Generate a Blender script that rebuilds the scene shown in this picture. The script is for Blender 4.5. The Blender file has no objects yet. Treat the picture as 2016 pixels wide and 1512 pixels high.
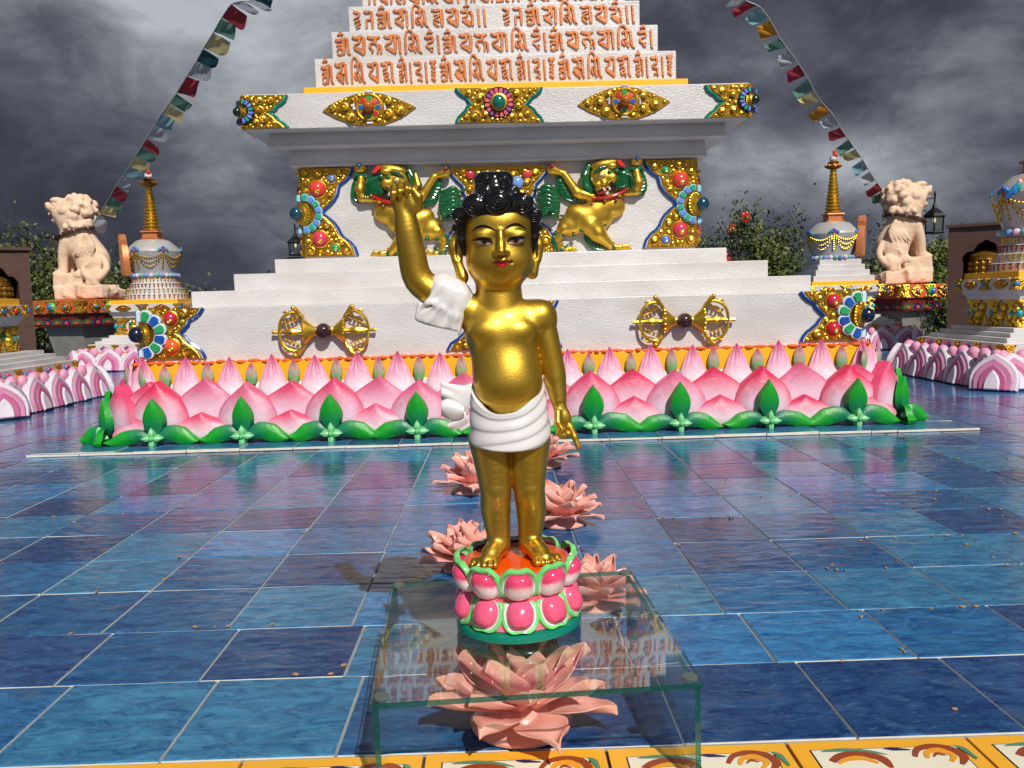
import bpy, bmesh, math, random
import numpy as np
from mathutils import Vector, Matrix
random.seed(7)
R = math.radians
sc = bpy.context.scene
col = sc.collection

# ------------------------------------------------------------ camera
FPX, CX, CY, H = 1680.0, 1008.0, 756.0, 0.775
ROLL, PITCH = 0.027, math.atan(168.7/FPX)
YAW = math.atan(22.5/math.hypot(FPX, 168.7))
FW = Vector((math.sin(YAW)*math.cos(PITCH), math.cos(YAW)*math.cos(PITCH), -math.sin(PITCH)))
R0 = Vector((math.cos(YAW), -math.sin(YAW), 0)); U0 = R0.cross(FW)
RC = R0*math.cos(ROLL) - U0*math.sin(ROLL)
UC = R0*math.sin(ROLL) + U0*math.cos(ROLL)
CAM = Vector((0, 0, H))
cam = bpy.data.cameras.new('camera'); co = bpy.data.objects.new('camera', cam); col.objects.link(co)
cam.sensor_width = 36.0; cam.lens = FPX*36/2016; cam.clip_start = 0.02; cam.clip_end = 3000
mw = Matrix((RC, UC, -FW)).transposed().to_4x4(); mw.translation = CAM
co.matrix_world = mw
sc.camera = co
def ray(u, v): return FW*FPX + RC*(u-CX) + UC*(CY-v)
def at(u, v, Y):
    d = ray(u, v); return CAM + d*(Y/d.y)
def floor_at(u, v, z=0.0):
    d = ray(u, v); return CAM + d*((z-H)/d.z)

# ------------------------------------------------------------ light
LD = Vector((-0.33, 0.97, -0.97)).normalized()      # the way the sunlight travels
sl = bpy.data.lights.new('sun', 'SUN'); so = bpy.data.objects.new('sun', sl); col.objects.link(so)
sl.energy = 4.4; sl.angle = R(0.5); sl.color = (1.0, 0.95, 0.87)
so.rotation_euler = LD.to_track_quat('-Z', 'Y').to_euler(); so.location = (2, -4, 8)
sc.view_settings.view_transform = 'Standard'; sc.view_settings.look = 'None'
sc.view_settings.exposure = 0.0; sc.view_settings.gamma = 1.0
w = bpy.data.worlds.new('World'); sc.world = w; w.use_nodes = True
nt = w.node_tree; nt.nodes.clear()
N = lambda t, **k: nt.nodes.new(t)
L = lambda a, b: nt.links.new(a, b)
out = N('ShaderNodeOutputWorld'); mixs = N('ShaderNodeMixShader')
bg1 = N('ShaderNodeBackground'); bg2 = N('ShaderNodeBackground')
sky = N('ShaderNodeTexSky'); sky.sky_type = 'NISHITA'; sky.sun_disc = False
sky.sun_elevation = math.asin(-LD.z); sky.sun_rotation = math.atan2(-LD.x, -LD.y)
bg1.inputs[1].default_value = 0.07
L(sky.outputs[0], bg1.inputs[0])
tc = N('ShaderNodeTexCoord'); sep = N('ShaderNodeSeparateXYZ'); L(tc.outputs['Generated'], sep.inputs[0])
def math_n(op, a, b=None):
    n = N('ShaderNodeMath'); n.operation = op
    for i, x in enumerate((a, b)):
        if x is None: continue
        if isinstance(x, (int, float)): n.inputs[i].default_value = x
        else: L(x, n.inputs[i])
    return n.outputs[0]
zc = math_n('MAXIMUM', sep.outputs[2], 0.0)
den = math_n('ADD', zc, 0.32)
px_ = math_n('DIVIDE', sep.outputs[0], den); py_ = math_n('DIVIDE', sep.outputs[1], den); pz_ = math_n('DIVIDE', zc, den)
cmb = N('ShaderNodeCombineXYZ'); L(px_, cmb.inputs[0]); L(py_, cmb.inputs[1]); L(pz_, cmb.inputs[2])
def noise(vec, scale, detail, rough, off=(0,0,0), dist=0.0, stretch=(1,1,1)):
    mp = N('ShaderNodeMapping'); mp.inputs['Location'].default_value = off; mp.inputs['Scale'].default_value = stretch
    L(vec, mp.inputs[0])
    n = N('ShaderNodeTexNoise'); n.inputs['Scale'].default_value = scale; n.inputs['Detail'].default_value = detail
    n.inputs['Roughness'].default_value = rough; n.inputs['Distortion'].default_value = dist
    L(mp.outputs[0], n.inputs['Vector']); return n.outputs[0]
dirn = tc.outputs['Generated']
n1 = noise(dirn, 2.6, 7, 0.52, (3.4, 1.9, 0.7), 0.3, (1, 1, 1.7))
n2 = noise(dirn, 6.5, 10, 0.62, (7.3, 2.2, 5.0), 0.35, (1, 1, 1.9))
mixn = math_n('SUBTRACT', math_n('ADD', math_n('MULTIPLY', n1, 0.62), math_n('MULTIPLY', n2, 0.50)), 0.09)
def blob(u, v, sharp, amt):
    """a brighter or darker bank of cloud in one direction of the sky"""
    d = ray(u, v).normalized()
    vm = N('ShaderNodeVectorMath'); vm.operation = 'DOT_PRODUCT'
    vn = N('ShaderNodeVectorMath'); vn.operation = 'NORMALIZE'; L(tc.outputs['Generated'], vn.inputs[0])
    L(vn.outputs[0], vm.inputs[0]); vm.inputs[1].default_value = d
    q = math_n('POWER', math_n('MAXIMUM', vm.outputs['Value'], 0.0), sharp)
    return math_n('MULTIPLY', q, amt)
tot = mixn
for b in [(130, 90, 90, .23), (480, 20, 80, .24), (330, 40, 200, -.05), (300, 260, 120, -.04), (60, 360, 90, -.10), (1720, 315, 420, .22), (1440, 352, 600, .20), (1570, 330, 700, .12),
          (1640, 200, 110, -.12), (1860, 250, 160, -.06), (1950, 90, 60, .08), (440, 480, 160, .10), (1900, 380, 200, .10), (1600, 40, 90, .05)]:
    tot = math_n('ADD', tot, blob(*b))
# sunlit cloud towards the sun, behind the camera
sunny = N('ShaderNodeMapRange'); sunny.inputs[1].default_value = 0.35; sunny.inputs[2].default_value = -0.9
L(sep.outputs[1], sunny.inputs[0])
tot = math_n('ADD', tot, math_n('MULTIPLY', sunny.outputs[0], 0.13))
cr = N('ShaderNodeValToRGB'); L(tot, cr.inputs[0])
els = cr.color_ramp.elements
els[0].position = 0.37; els[0].color = (0.043, 0.048, 0.070, 1)
els[1].position = 0.80; els[1].color = (0.62, 0.66, 0.72, 1)
for p, c in ((0.47, (0.075, 0.081, 0.110)), (0.55, (0.135, 0.145, 0.184)), (0.64, (0.27, 0.285, 0.325))):
    e = els.new(p); e.color = (*c, 1)
L(cr.outputs[0], bg2.inputs[0]); bg2.inputs[1].default_value = 0.74
fac = N('ShaderNodeMapRange'); fac.inputs[1].default_value = 0.0; fac.inputs[2].default_value = 1.0
fac.inputs[3].default_value = 1.0; fac.inputs[4].default_value = 0.55
L(sunny.outputs[0], fac.inputs[0])
L(fac.outputs[0], mixs.inputs[0]); L(bg1.outputs[0], mixs.inputs[1]); L(bg2.outputs[0], mixs.inputs[2]); L(mixs.outputs[0], out.inputs[0])

# ------------------------------------------------------------ materials
def S(r, g, b):
    f = lambda c: (c/255)/12.92 if c/255 <= 0.04045 else ((c/255+0.055)/1.055)**2.4
    return (f(r), f(g), f(b))
MATS = {}
def M(name, c=None, rough=0.5, metal=0.0, bump=None, var=0.0, vscale=6.0, coat=0.0, spec=0.5, stretch=(1,1,1), sss=0.0, var2=None):
    """procedural principled material; c None = painted in several colours (vertex paint 'col')"""
    if name in MATS: return MATS[name]
    m = bpy.data.materials.new(name); m.use_nodes = True; MATS[name] = m
    t = m.node_tree; b = t.nodes['Principled BSDF']
    b.inputs['Roughness'].default_value = rough; b.inputs['Metallic'].default_value = metal
    b.inputs['Specular IOR Level'].default_value = spec; b.inputs['Coat Weight'].default_value = coat; b.inputs['Coat Roughness'].default_value = 0.08
    if sss: b.inputs['Subsurface Weight'].default_value = sss; b.inputs['Subsurface Scale'].default_value = 0.01
    cd = t.nodes.new('ShaderNodeTexCoord'); mp = t.nodes.new('ShaderNodeMapping'); mp.inputs['Scale'].default_value = stretch
    t.links.new(cd.outputs['Object'], mp.inputs[0])
    src = None
    if c is None:
        a = t.nodes.new('ShaderNodeAttribute'); a.attribute_name = 'col'; src = a.outputs['Color']
    else:
        rgb = t.nodes.new('ShaderNodeRGB'); rgb.outputs[0].default_value = (*c, 1); src = rgb.outputs[0]
    if var:
        n = t.nodes.new('ShaderNodeTexNoise'); n.inputs['Scale'].default_value = vscale; n.inputs['Detail'].default_value = 6; n.inputs['Roughness'].default_value = 0.62
        t.links.new(mp.outputs[0], n.inputs['Vector'])
        mr = t.nodes.new('ShaderNodeMapRange'); mr.inputs[1].default_value = 0.3; mr.inputs[2].default_value = 0.7
        mr.inputs[3].default_value = 1-var; mr.inputs[4].default_value = 1+var*0.6
        t.links.new(n.outputs[0], mr.inputs[0])
        mx = t.nodes.new('ShaderNodeVectorMath'); mx.operation = 'SCALE'
        t.links.new(src, mx.inputs[0]); t.links.new(mr.outputs[0], mx.inputs['Scale']); src = mx.outputs[0]
        if var2:
            m2 = t.nodes.new('ShaderNodeMix'); m2.data_type = 'RGBA'; n2 = t.nodes.new('ShaderNodeTexNoise'); n2.inputs['Scale'].default_value = vscale*0.45; n2.inputs['Detail'].default_value = 5
            t.links.new(mp.outputs[0], n2.inputs['Vector']); r2 = t.nodes.new('ShaderNodeMapRange'); r2.inputs[1].default_value = .48; r2.inputs[2].default_value = .68; r2.inputs[4].default_value = .75
            t.links.new(n2.outputs[0], r2.inputs[0]); t.links.new(r2.outputs[0], m2.inputs[0]); t.links.new(src, m2.inputs[6]); m2.inputs[7].default_value = (*var2, 1); src = m2.outputs[2]
        rr = t.nodes.new('ShaderNodeMapRange'); rr.inputs[3].default_value = max(0.02, rough-0.1); rr.inputs[4].default_value = rough+0.12
        t.links.new(n.outputs[0], rr.inputs[0]); t.links.new(rr.outputs[0], b.inputs['Roughness'])
    t.links.new(src, b.inputs['Base Color'])
    if bump:
        n = t.nodes.new('ShaderNodeTexNoise'); n.inputs['Scale'].default_value = bump[0]; n.inputs['Detail'].default_value = 4
        t.links.new(mp.outputs[0], n.inputs['Vector'])
        bp = t.nodes.new('ShaderNodeBump'); bp.inputs['Strength'].default_value = bump[1]; bp.inputs['Distance'].default_value = bump[2] if len(bump) > 2 else 0.01
        t.links.new(n.outputs[0], bp.inputs['Height']); t.links.new(bp.outputs[0], b.inputs['Normal'])
    return m
WHITE = M('pearl_white_paint', S(206,203,203), 0.34, bump=(44, 0.62, 0.005), var=0.10, vscale=4, stretch=(1,1,2.2), spec=.7, var2=S(190,184,180))
GOLD = M('gold_paint', (0.78, 0.47, 0.055), 0.34, 0.9, bump=(190, 0.35, 0.0015), var=0.16, vscale=14)
SGOLD = M('statue_gold_paint', (0.64, 0.40, 0.045), 0.385, 0.92, bump=(380, 0.34, 0.0011), var=0.16, vscale=11, var2=(0.52, 0.35, 0.07), coat=.22)
SGOLD.node_tree.nodes['Principled BSDF'].inputs['Coat Roughness'].default_value = .16
PAINT = M('colour_paint', None, 0.32, bump=(40, 0.35, 0.004), var=0.08, vscale=8)
GLOSS = M('gloss_enamel', None, 0.16, bump=(20, 0.1, 0.003), var=0.04, coat=0.4)
ROUGHP = M('weathered_colour_paint', None, 0.5, bump=(45, 0.5, 0.004), var=0.14, vscale=12)
GOLDR = M('dark_crevice_gold_paint', None, 0.33, 0.88, bump=(160, 0.35, 0.0015), var=0.18, vscale=16)  # crevice shade between the scrolls is put into the darker plate colour
YELLOW = M('yellow_paint', S(246,178,30), 0.4, bump=(30, 0.3, 0.004), var=0.06)
ORANGE = M('orange_paint', S(232,98,28), 0.45, bump=(50, 0.4, 0.005), var=0.1)
COPPER = M('copper_paint', S(206,128,78), 0.40, 0.35, bump=(60, 0.6, 0.004), var=0.22, vscale=18)

# ------------------------------------------------------------ mesh building
class MB:
    def __init__(s): s.v = []; s.f = []; s.m = []; s.c = []
    def add(s, vs, fs, mat=0, c=(1,1,1), X=None):
        o = len(s.v)
        for i, p in enumerate(vs):
            p = Vector(p)
            s.v.append(tuple(X @ p) if X is not None else tuple(p))
            s.c.append(tuple(c[i]) if isinstance(c, list) else tuple(c))
        for f in fs: s.f.append(tuple(o+i for i in f)); s.m.append(mat)
        return s
    def box(s, lo, hi, mat=0, c=(1,1,1), X=None):
        (a,b,d),(e,f,g) = lo, hi
        return s.add([(a,b,d),(e,b,d),(e,f,d),(a,f,d),(a,b,g),(e,b,g),(e,f,g),(a,f,g)],
                     [(0,3,2,1),(4,5,6,7),(0,1,5,4),(1,2,6,5),(2,3,7,6),(3,0,4,7)], mat, c, X)
    def frustum(s, cx, cy, w0, z0, w1, z1, mat=0, c=(1,1,1)):
        q = lambda w, z: [(cx-w,cy-w,z),(cx+w,cy-w,z),(cx+w,cy+w,z),(cx-w,cy+w,z)]
        return s.add(q(w0,z0)+q(w1,z1), [(0,3,2,1),(4,5,6,7),(0,1,5,4),(1,2,6,5),(2,3,7,6),(3,0,4,7)], mat, c)
    def prism(s, pts, d, mat=0, c=(1,1,1), X=None, bev=0.0):
        """pts: loop of 3D points (front face); d: vector to the back face"""
        n = len(pts); d = Vector(d); P = [Vector(p) for p in pts]
        if bev:
            ce = sum(P, Vector())/n
            fr = [p + (ce-p).normalized()*min(bev, (ce-p).length*.3) for p in P]; md = [p + d.normalized()*bev for p in P]
            vs = fr+md+[p+d for p in P]
            fs = [tuple(range(n)), tuple(range(3*n-1, 2*n-1, -1))]
            for k in (0, n):
                fs += [(k+i, k+n+i, k+n+(i+1)%n, k+(i+1)%n) for i in range(n)]
        else:
            vs = P+[p+d for p in P]
            fs = [tuple(range(n)), tuple(range(2*n-1, n-1, -1))]+[(i, n+i, n+(i+1)%n, (i+1)%n) for i in range(n)]
        return s.add(vs, fs, mat, c, X)
    def lathe(s, prof, n=32, mat=0, c=(1,1,1), X=None, cs=None, sq=None):
        vs, fs, cc = [], [], []
        for k, (r, z) in enumerate(prof):
            for i in range(n):
                a = 2*math.pi*i/n; vs.append((r*math.cos(a), r*math.sin(a), z)); cc.append(cs[k] if cs else c)
        m = len(prof)
        for k in range(m-1):
            for i in range(n): fs.append((k*n+i, k*n+(i+1)%n, (k+1)*n+(i+1)%n, (k+1)*n+i))
        if prof[0][0] > 1e-6: fs.append(tuple(range(n-1, -1, -1)))
        if prof[-1][0] > 1e-6: fs.append(tuple((m-1)*n+i for i in range(n)))
        return s.add(vs, fs, mat, cc, X)
    def tube(s, pts, rad, n=8, mat=0, c=(1,1,1), X=None, flat=None):
        P = [Vector(p) for p in pts]; m = len(P)
        if not isinstance(rad, (list, tuple)): rad = [rad]*m
        vs, fs, cc = [], [], []
        up = None
        for k in range(m):
            t = (P[min(k+1, m-1)]-P[max(k-1, 0)])
            t = t.normalized() if t.length > 1e-9 else Vector((0,0,1))
            if up is None:
                up = Vector((0,-1,0)) if abs(t.y) < 0.9 else Vector((0,0,1))
            a = up - t*up.dot(t); a = a.normalized() if a.length > 1e-6 else t.orthogonal().normalized()
            up = a; b = t.cross(a)
            for i in range(n):
                g = 2*math.pi*i/n
                vs.append(P[k] + a*(math.cos(g)*rad[k]*(flat or 1)) + b*(math.sin(g)*rad[k])); cc.append(c[k] if isinstance(c, list) else c)
        for k in range(m-1):
            for i in range(n): fs.append((k*n+i, k*n+(i+1)%n, (k+1)*n+(i+1)%n, (k+1)*n+i))
        fs.append(tuple(range(n-1, -1, -1))); fs.append(tuple((m-1)*n+i for i in range(n)))
        return s.add(vs, fs, mat, cc, X)
    def ell(s, ce, r, mat=0, c=(1,1,1), nu=12, nv=8, X=None, rot=None, half=False):
        if isinstance(r, (int, float)): r = (r, r, r)
        vs, fs = [], []
        rows = nv
        for j in range(rows+1):
            th = math.pi*j/rows
            for i in range(nu):
                a = 2*math.pi*i/nu
                p = Vector((r[0]*math.sin(th)*math.cos(a), r[1]*math.sin(th)*math.sin(a), r[2]*math.cos(th)))
                if rot is not None: p = rot @ p
                vs.append(p+Vector(ce))
        for j in range(rows):
            for i in range(nu): fs.append((j*nu+i, (j+1)*nu+i, (j+1)*nu+(i+1)%nu, j*nu+(i+1)%nu))
        return s.add(vs, fs, mat, c, X)
    def grid(s, fn, nu, nv, mat=0, X=None, colf=None, c=(1,1,1)):
        vs, fs, cc = [], [], []
        for j in range(nv+1):
            for i in range(nu+1):
                vs.append(fn(i/nu, j/nv)); cc.append(colf(i/nu, j/nv) if colf else c)
        for j in range(nv):
            for i in range(nu):
                a = j*(nu+1)+i; fs.append((a, a+1, a+nu+2, a+nu+1))
        return s.add(vs, fs, mat, cc, X)
    def join(s, o, X=None, mat=None):
        for i in range(1): s.add(o.v, [], 0, list(o.c), X)
        k = len(s.v)-len(o.v)
        for f, m in zip(o.f, o.m): s.f.append(tuple(k+i for i in f)); s.m.append(m if mat is None else mat)
        return s
    def mesh(s, name, mats, sharp=35, recalc=True):
        me = bpy.data.meshes.new(name); me.from_pydata(s.v, [], s.f); me.validate(clean_customdata=False)
        for m in (mats if isinstance(mats, (list, tuple)) else [mats]): me.materials.append(m)
        if len(me.polygons) == len(s.m): me.polygons.foreach_set('material_index', s.m)
        if len(me.vertices) == len(s.c):
            at_ = me.color_attributes.new('col', 'FLOAT_COLOR', 'POINT')
            at_.data.foreach_set('color', np.hstack([np.array(s.c, 'f'), np.ones((len(s.c), 1), 'f')]).ravel())
        if recalc:
            bm = bmesh.new(); bm.from_mesh(me); bmesh.ops.recalc_face_normals(bm, faces=bm.faces); bm.to_mesh(me); bm.free()
        me.polygons.foreach_set('use_smooth', [True]*len(me.polygons))
        if sharp: me.set_sharp_from_angle(angle=R(sharp))
        me.update(); return me
    def build(s, name, mats, parent=None, sharp=35, bevel=0, recalc=True, seg=2):
        return link(name, s.mesh(name, mats, sharp, recalc), parent, bevel, seg)
def link(name, me, parent=None, bevel=0, seg=2):
    o = bpy.data.objects.new(name, me); col.objects.link(o)
    if parent is not None:
        o.parent = parent; o.matrix_parent_inverse = wmat(parent).inverted()
    if bevel:
        b = o.modifiers.new('bevel', 'BEVEL'); b.width = bevel; b.segments = seg; b.limit_method = 'ANGLE'; b.angle_limit = R(40)
    return o
def wmat(o):
    m = o.matrix_basis.copy()
    return (wmat(o.parent) @ o.matrix_parent_inverse @ m) if o.parent else m
def empty(name, loc, rz=0.0):
    o = bpy.data.objects.new(name, None); col.objects.link(o); o.empty_display_size = 0.05
    o.location = loc; o.rotation_euler = (0, 0, rz); return o
def tag(o, label=None, cat=None, group=None, kind=None):
    for k, v in (('label', label), ('category', cat), ('group', group), ('kind', kind)):
        if v: o[k] = v
    return o
def copy_tree(o, parent=None, X=None):
    """a copy of a thing or part with copies of everything under it; X moves (or mirrors) the copy"""
    c = o.copy(); col.objects.link(c)
    if parent is not None: c.parent = parent; c.matrix_parent_inverse = o.matrix_parent_inverse
    if X is not None: c.matrix_basis = X @ o.matrix_basis
    for ch in [k for k in bpy.data.objects if k.parent == o]: copy_tree(ch, c)
    return c
lerp = lambda a, b, t: a+(b-a)*t
def mix(a, b, t):
    t = max(0.0, min(1.0, t)); return tuple(a[i]+(b[i]-a[i])*t for i in range(3))
def sm(a, b, x):
    t = max(0.0, min(1.0, (x-a)/(b-a))); return t*t*(3-2*t)
def tab(t, T):
    for (a, va), (b, vb) in zip(T, T[1:]):
        if t <= b: return va+(vb-va)*(t-a)/(b-a)
    return T[-1][1]
def spline(pts, n=6):
    P = [Vector(p) for p in pts]; o = []
    for i in range(len(P)-1):
        p0, p1, p2, p3 = P[max(i-1,0)], P[i], P[i+1], P[min(i+2, len(P)-1)]
        for k in range(n):
            t = k/n
            o.append(0.5*((2*p1)+(p2-p0)*t+(2*p0-5*p1+4*p2-p3)*t*t+(3*p1-p0-3*p2+p3)*t**3))
    return o+[P[-1]]
def inside(x, z, poly):
    r = False; n = len(poly); j = n-1
    for i in range(n):
        xi, zi = poly[i]; xj, zj = poly[j]
        if (zi > z) != (zj > z) and x < (xj-xi)*(z-zi)/(zj-zi)+xi: r = not r
        j = i
    return r
def edge_dist(x, z, poly):
    best = 9; n = len(poly)
    for i in range(n):
        (ax, az), (bx, bz) = poly[i], poly[(i+1) % n]
        dx, dz = bx-ax, bz-az; q = dx*dx+dz*dz
        t = 0 if q == 0 else max(0, min(1, ((x-ax)*dx+(z-az)*dz)/q))
        best = min(best, math.hypot(x-ax-t*dx, z-az-t*dz))
    return best

# ------------------------------------------------------------ sculpting (one smooth skin grown round blended volumes)
class SDF:
    def __init__(s, h): s.h = h; s.p = []
    def ell(s, c, r, k=6, rot=None, op='u'):
        s.p.append(('e', np.array(c, float), np.array(r if hasattr(r, '__len__') else (r, r, r), float), k, None if rot is None else np.array(rot), op)); return s
    def cap(s, a, b, ra, rb, k=6, op='u'):
        s.p.append(('c', np.array(a, float), np.array(b, float), ra, rb, k, op)); return s
    def chain(s, P, rs, k=6, op='u'):
        if not hasattr(rs, '__len__'): rs = [rs]*len(P)
        for i in range(len(P)-1): s.cap(P[i], P[i+1], rs[i], rs[i+1], k, op)
        return s
    def limb(s, P, rs, k0=10, n=4):
        Q = spline([(*p, ) for p in P], n); T_ = [i/n for i in range(len(Q))]
        R_ = [lerp(rs[min(int(t), len(rs)-1)], rs[min(int(t)+1, len(rs)-1)], t-int(t)) for t in T_]
        for i in range(len(Q)-1): s.cap(tuple(Q[i]), tuple(Q[i+1]), R_[i], R_[i+1], k0 if i == 0 else .02)
        return s
    def box(s, c, r, k=4, rot=None, rnd=2, op='u'):
        s.p.append(('b', np.array(c, float), np.array(r, float), rnd, k, None if rot is None else np.array(rot), op)); return s
    def field(s):
        lo, hi = np.full(3, 1e9), np.full(3, -1e9); B = []
        for q in s.p:
            k = q[3] if q[0] == 'e' else (q[5] if q[0] == 'c' else q[4])
            if q[0] == 'c':
                a = np.minimum(q[1]-q[3], q[2]-q[4]); b = np.maximum(q[1]+q[3], q[2]+q[4])
            else:
                m = q[2].max() if (q[4] if q[0] == 'e' else q[5]) is not None else q[2]
                if q[0] == 'b' and q[5] is not None: m = np.linalg.norm(q[2])
                a, b = q[1]-m, q[1]+m
            a = a-k-3*s.h; b = b+k+3*s.h; B.append((a, b))
            if q[-1] == 'u': lo = np.minimum(lo, a); hi = np.maximum(hi, b)
        n = np.ceil((hi-lo)/s.h).astype(int)+1
        F = np.full(n, 1e3, np.float32)
        for q, (a, b) in zip(s.p, B):
            i0 = np.clip(np.floor((a-lo)/s.h).astype(int), 0, n); i1 = np.clip(np.ceil((b-lo)/s.h).astype(int)+1, 0, n)
            if (i1 <= i0).any(): continue
            ax = [lo[d]+s.h*np.arange(i0[d], i1[d]) for d in range(3)]
            X = np.stack(np.meshgrid(*ax, indexing='ij'), -1)
            if q[0] == 'c':
                d = q[2]-q[1]; L2 = max(d@d, 1e-9); t = np.clip(((X-q[1])@d)/L2, 0, 1)
                D = np.linalg.norm(X-q[1]-t[..., None]*d, axis=-1)-(q[3]+(q[4]-q[3])*t); k = q[5]
            elif q[0] == 'e':
                P = X-q[1]
                if q[4] is not None: P = P @ q[4]
                k0 = np.linalg.norm(P/q[2], axis=-1); k1 = np.linalg.norm(P/(q[2]**2), axis=-1)+1e-9
                D = k0*(k0-1)/k1; k = q[3]
            else:
                P = X-q[1]
                if q[5] is not None: P = P @ q[5]
                e = np.abs(P)-(q[2]-q[3]); D = np.linalg.norm(np.maximum(e, 0), axis=-1)+np.minimum(e.max(-1), 0)-q[3]; k = q[4]
            sl_ = tuple(slice(i0[d], i1[d]) for d in range(3)); G = F[sl_]
            if q[-1] == 'u':
                hh = np.clip(.5+.5*(G-D)/k, 0, 1); F[sl_] = G*(1-hh)+D*hh-k*hh*(1-hh)
            else:
                D = -D; hh = np.clip(.5-.5*(G-D)/k, 0, 1); F[sl_] = G*(1-hh)+D*hh+k*hh*(1-hh)
        return F, lo
    def raw(s):
        F, lo = s.field(); Sg = F < 0; nx, ny, nz = F.shape
        corner = [(0,0,0),(1,0,0),(0,1,0),(1,1,0),(0,0,1),(1,0,1),(0,1,1),(1,1,1)]
        cs = lambda A, c: A[c[0]:nx-1+c[0], c[1]:ny-1+c[1], c[2]:nz-1+c[2]]
        cnt = sum(cs(Sg, c).astype(np.int8) for c in corner); mask = (cnt > 0) & (cnt < 8)
        idx = np.full(mask.shape, -1, np.int64); idx[mask] = np.arange(mask.sum())
        V = [cs(F, c)[mask] for c in corner]
        acc = np.zeros((mask.sum(), 3)); num = np.zeros(mask.sum())
        for a in range(8):
            for b in range(a+1, 8):
                da = np.array(corner[b])-np.array(corner[a])
                if abs(da).sum() != 1: continue
                x = (V[a] < 0) != (V[b] < 0)
                t = np.where(x, V[a]/(V[a]-V[b]+1e-12), 0)
                acc += np.where(x[:, None], np.array(corner[a])+t[:, None]*da, 0); num += x
        vs = (np.argwhere(mask)+acc/num[:, None])*s.h+lo
        fs = []
        for ax in range(3):
            A = np.moveaxis(Sg, ax, 0); I = np.moveaxis(idx, ax, 0)
            e = A[:-1] != A[1:]
            e = e[:, 1:-1, 1:-1]; pos = np.argwhere(e)
            if not len(pos): continue
            i, j, k = pos[:, 0], pos[:, 1]+1, pos[:, 2]+1
            q = np.stack([I[i, j-1, k-1], I[i, j, k-1], I[i, j, k], I[i, j-1, k]], 1)
            flip = A[i, j, k] == (ax == 1)
            q[flip] = q[flip][:, ::-1]
            fs.append(q)
        fs = np.concatenate(fs); fs = fs[(fs >= 0).all(1)]
        return vs, fs
    def mb(s, X=None, c=(1,1,1), smooth=1, colf=None):
        vs, fs = s.raw()
        # relax a little so that no grid shows
        if smooth:
            n = len(vs)
            for _ in range(smooth):
                a = np.zeros_like(vs); k = np.zeros(n)
                for i in range(4):
                    p, q = fs[:, i], fs[:, (i+1) % 4]
                    np.add.at(a, p, vs[q]); np.add.at(k, p, 1); np.add.at(a, q, vs[p]); np.add.at(k, q, 1)
                vs = 0.45*vs+0.55*a/np.maximum(k, 1)[:, None]
        o = MB()
        cc = [colf(*p) for p in vs] if colf else [c]*len(vs)
        if X is not None:
            A = np.array(X); vs = vs @ A[:3, :3].T + A[:3, 3]
        o.v = [tuple(p) for p in vs]; o.f = [tuple(int(i) for i in f) for f in fs]; o.m = [0]*len(o.f); o.c = cc
        return o
def rotx(a): return Matrix.Rotation(R(a), 3, 'X')
def roty(a): return Matrix.Rotation(R(a), 3, 'Y')
def rotz(a): return Matrix.Rotation(R(a), 3, 'Z')
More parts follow.
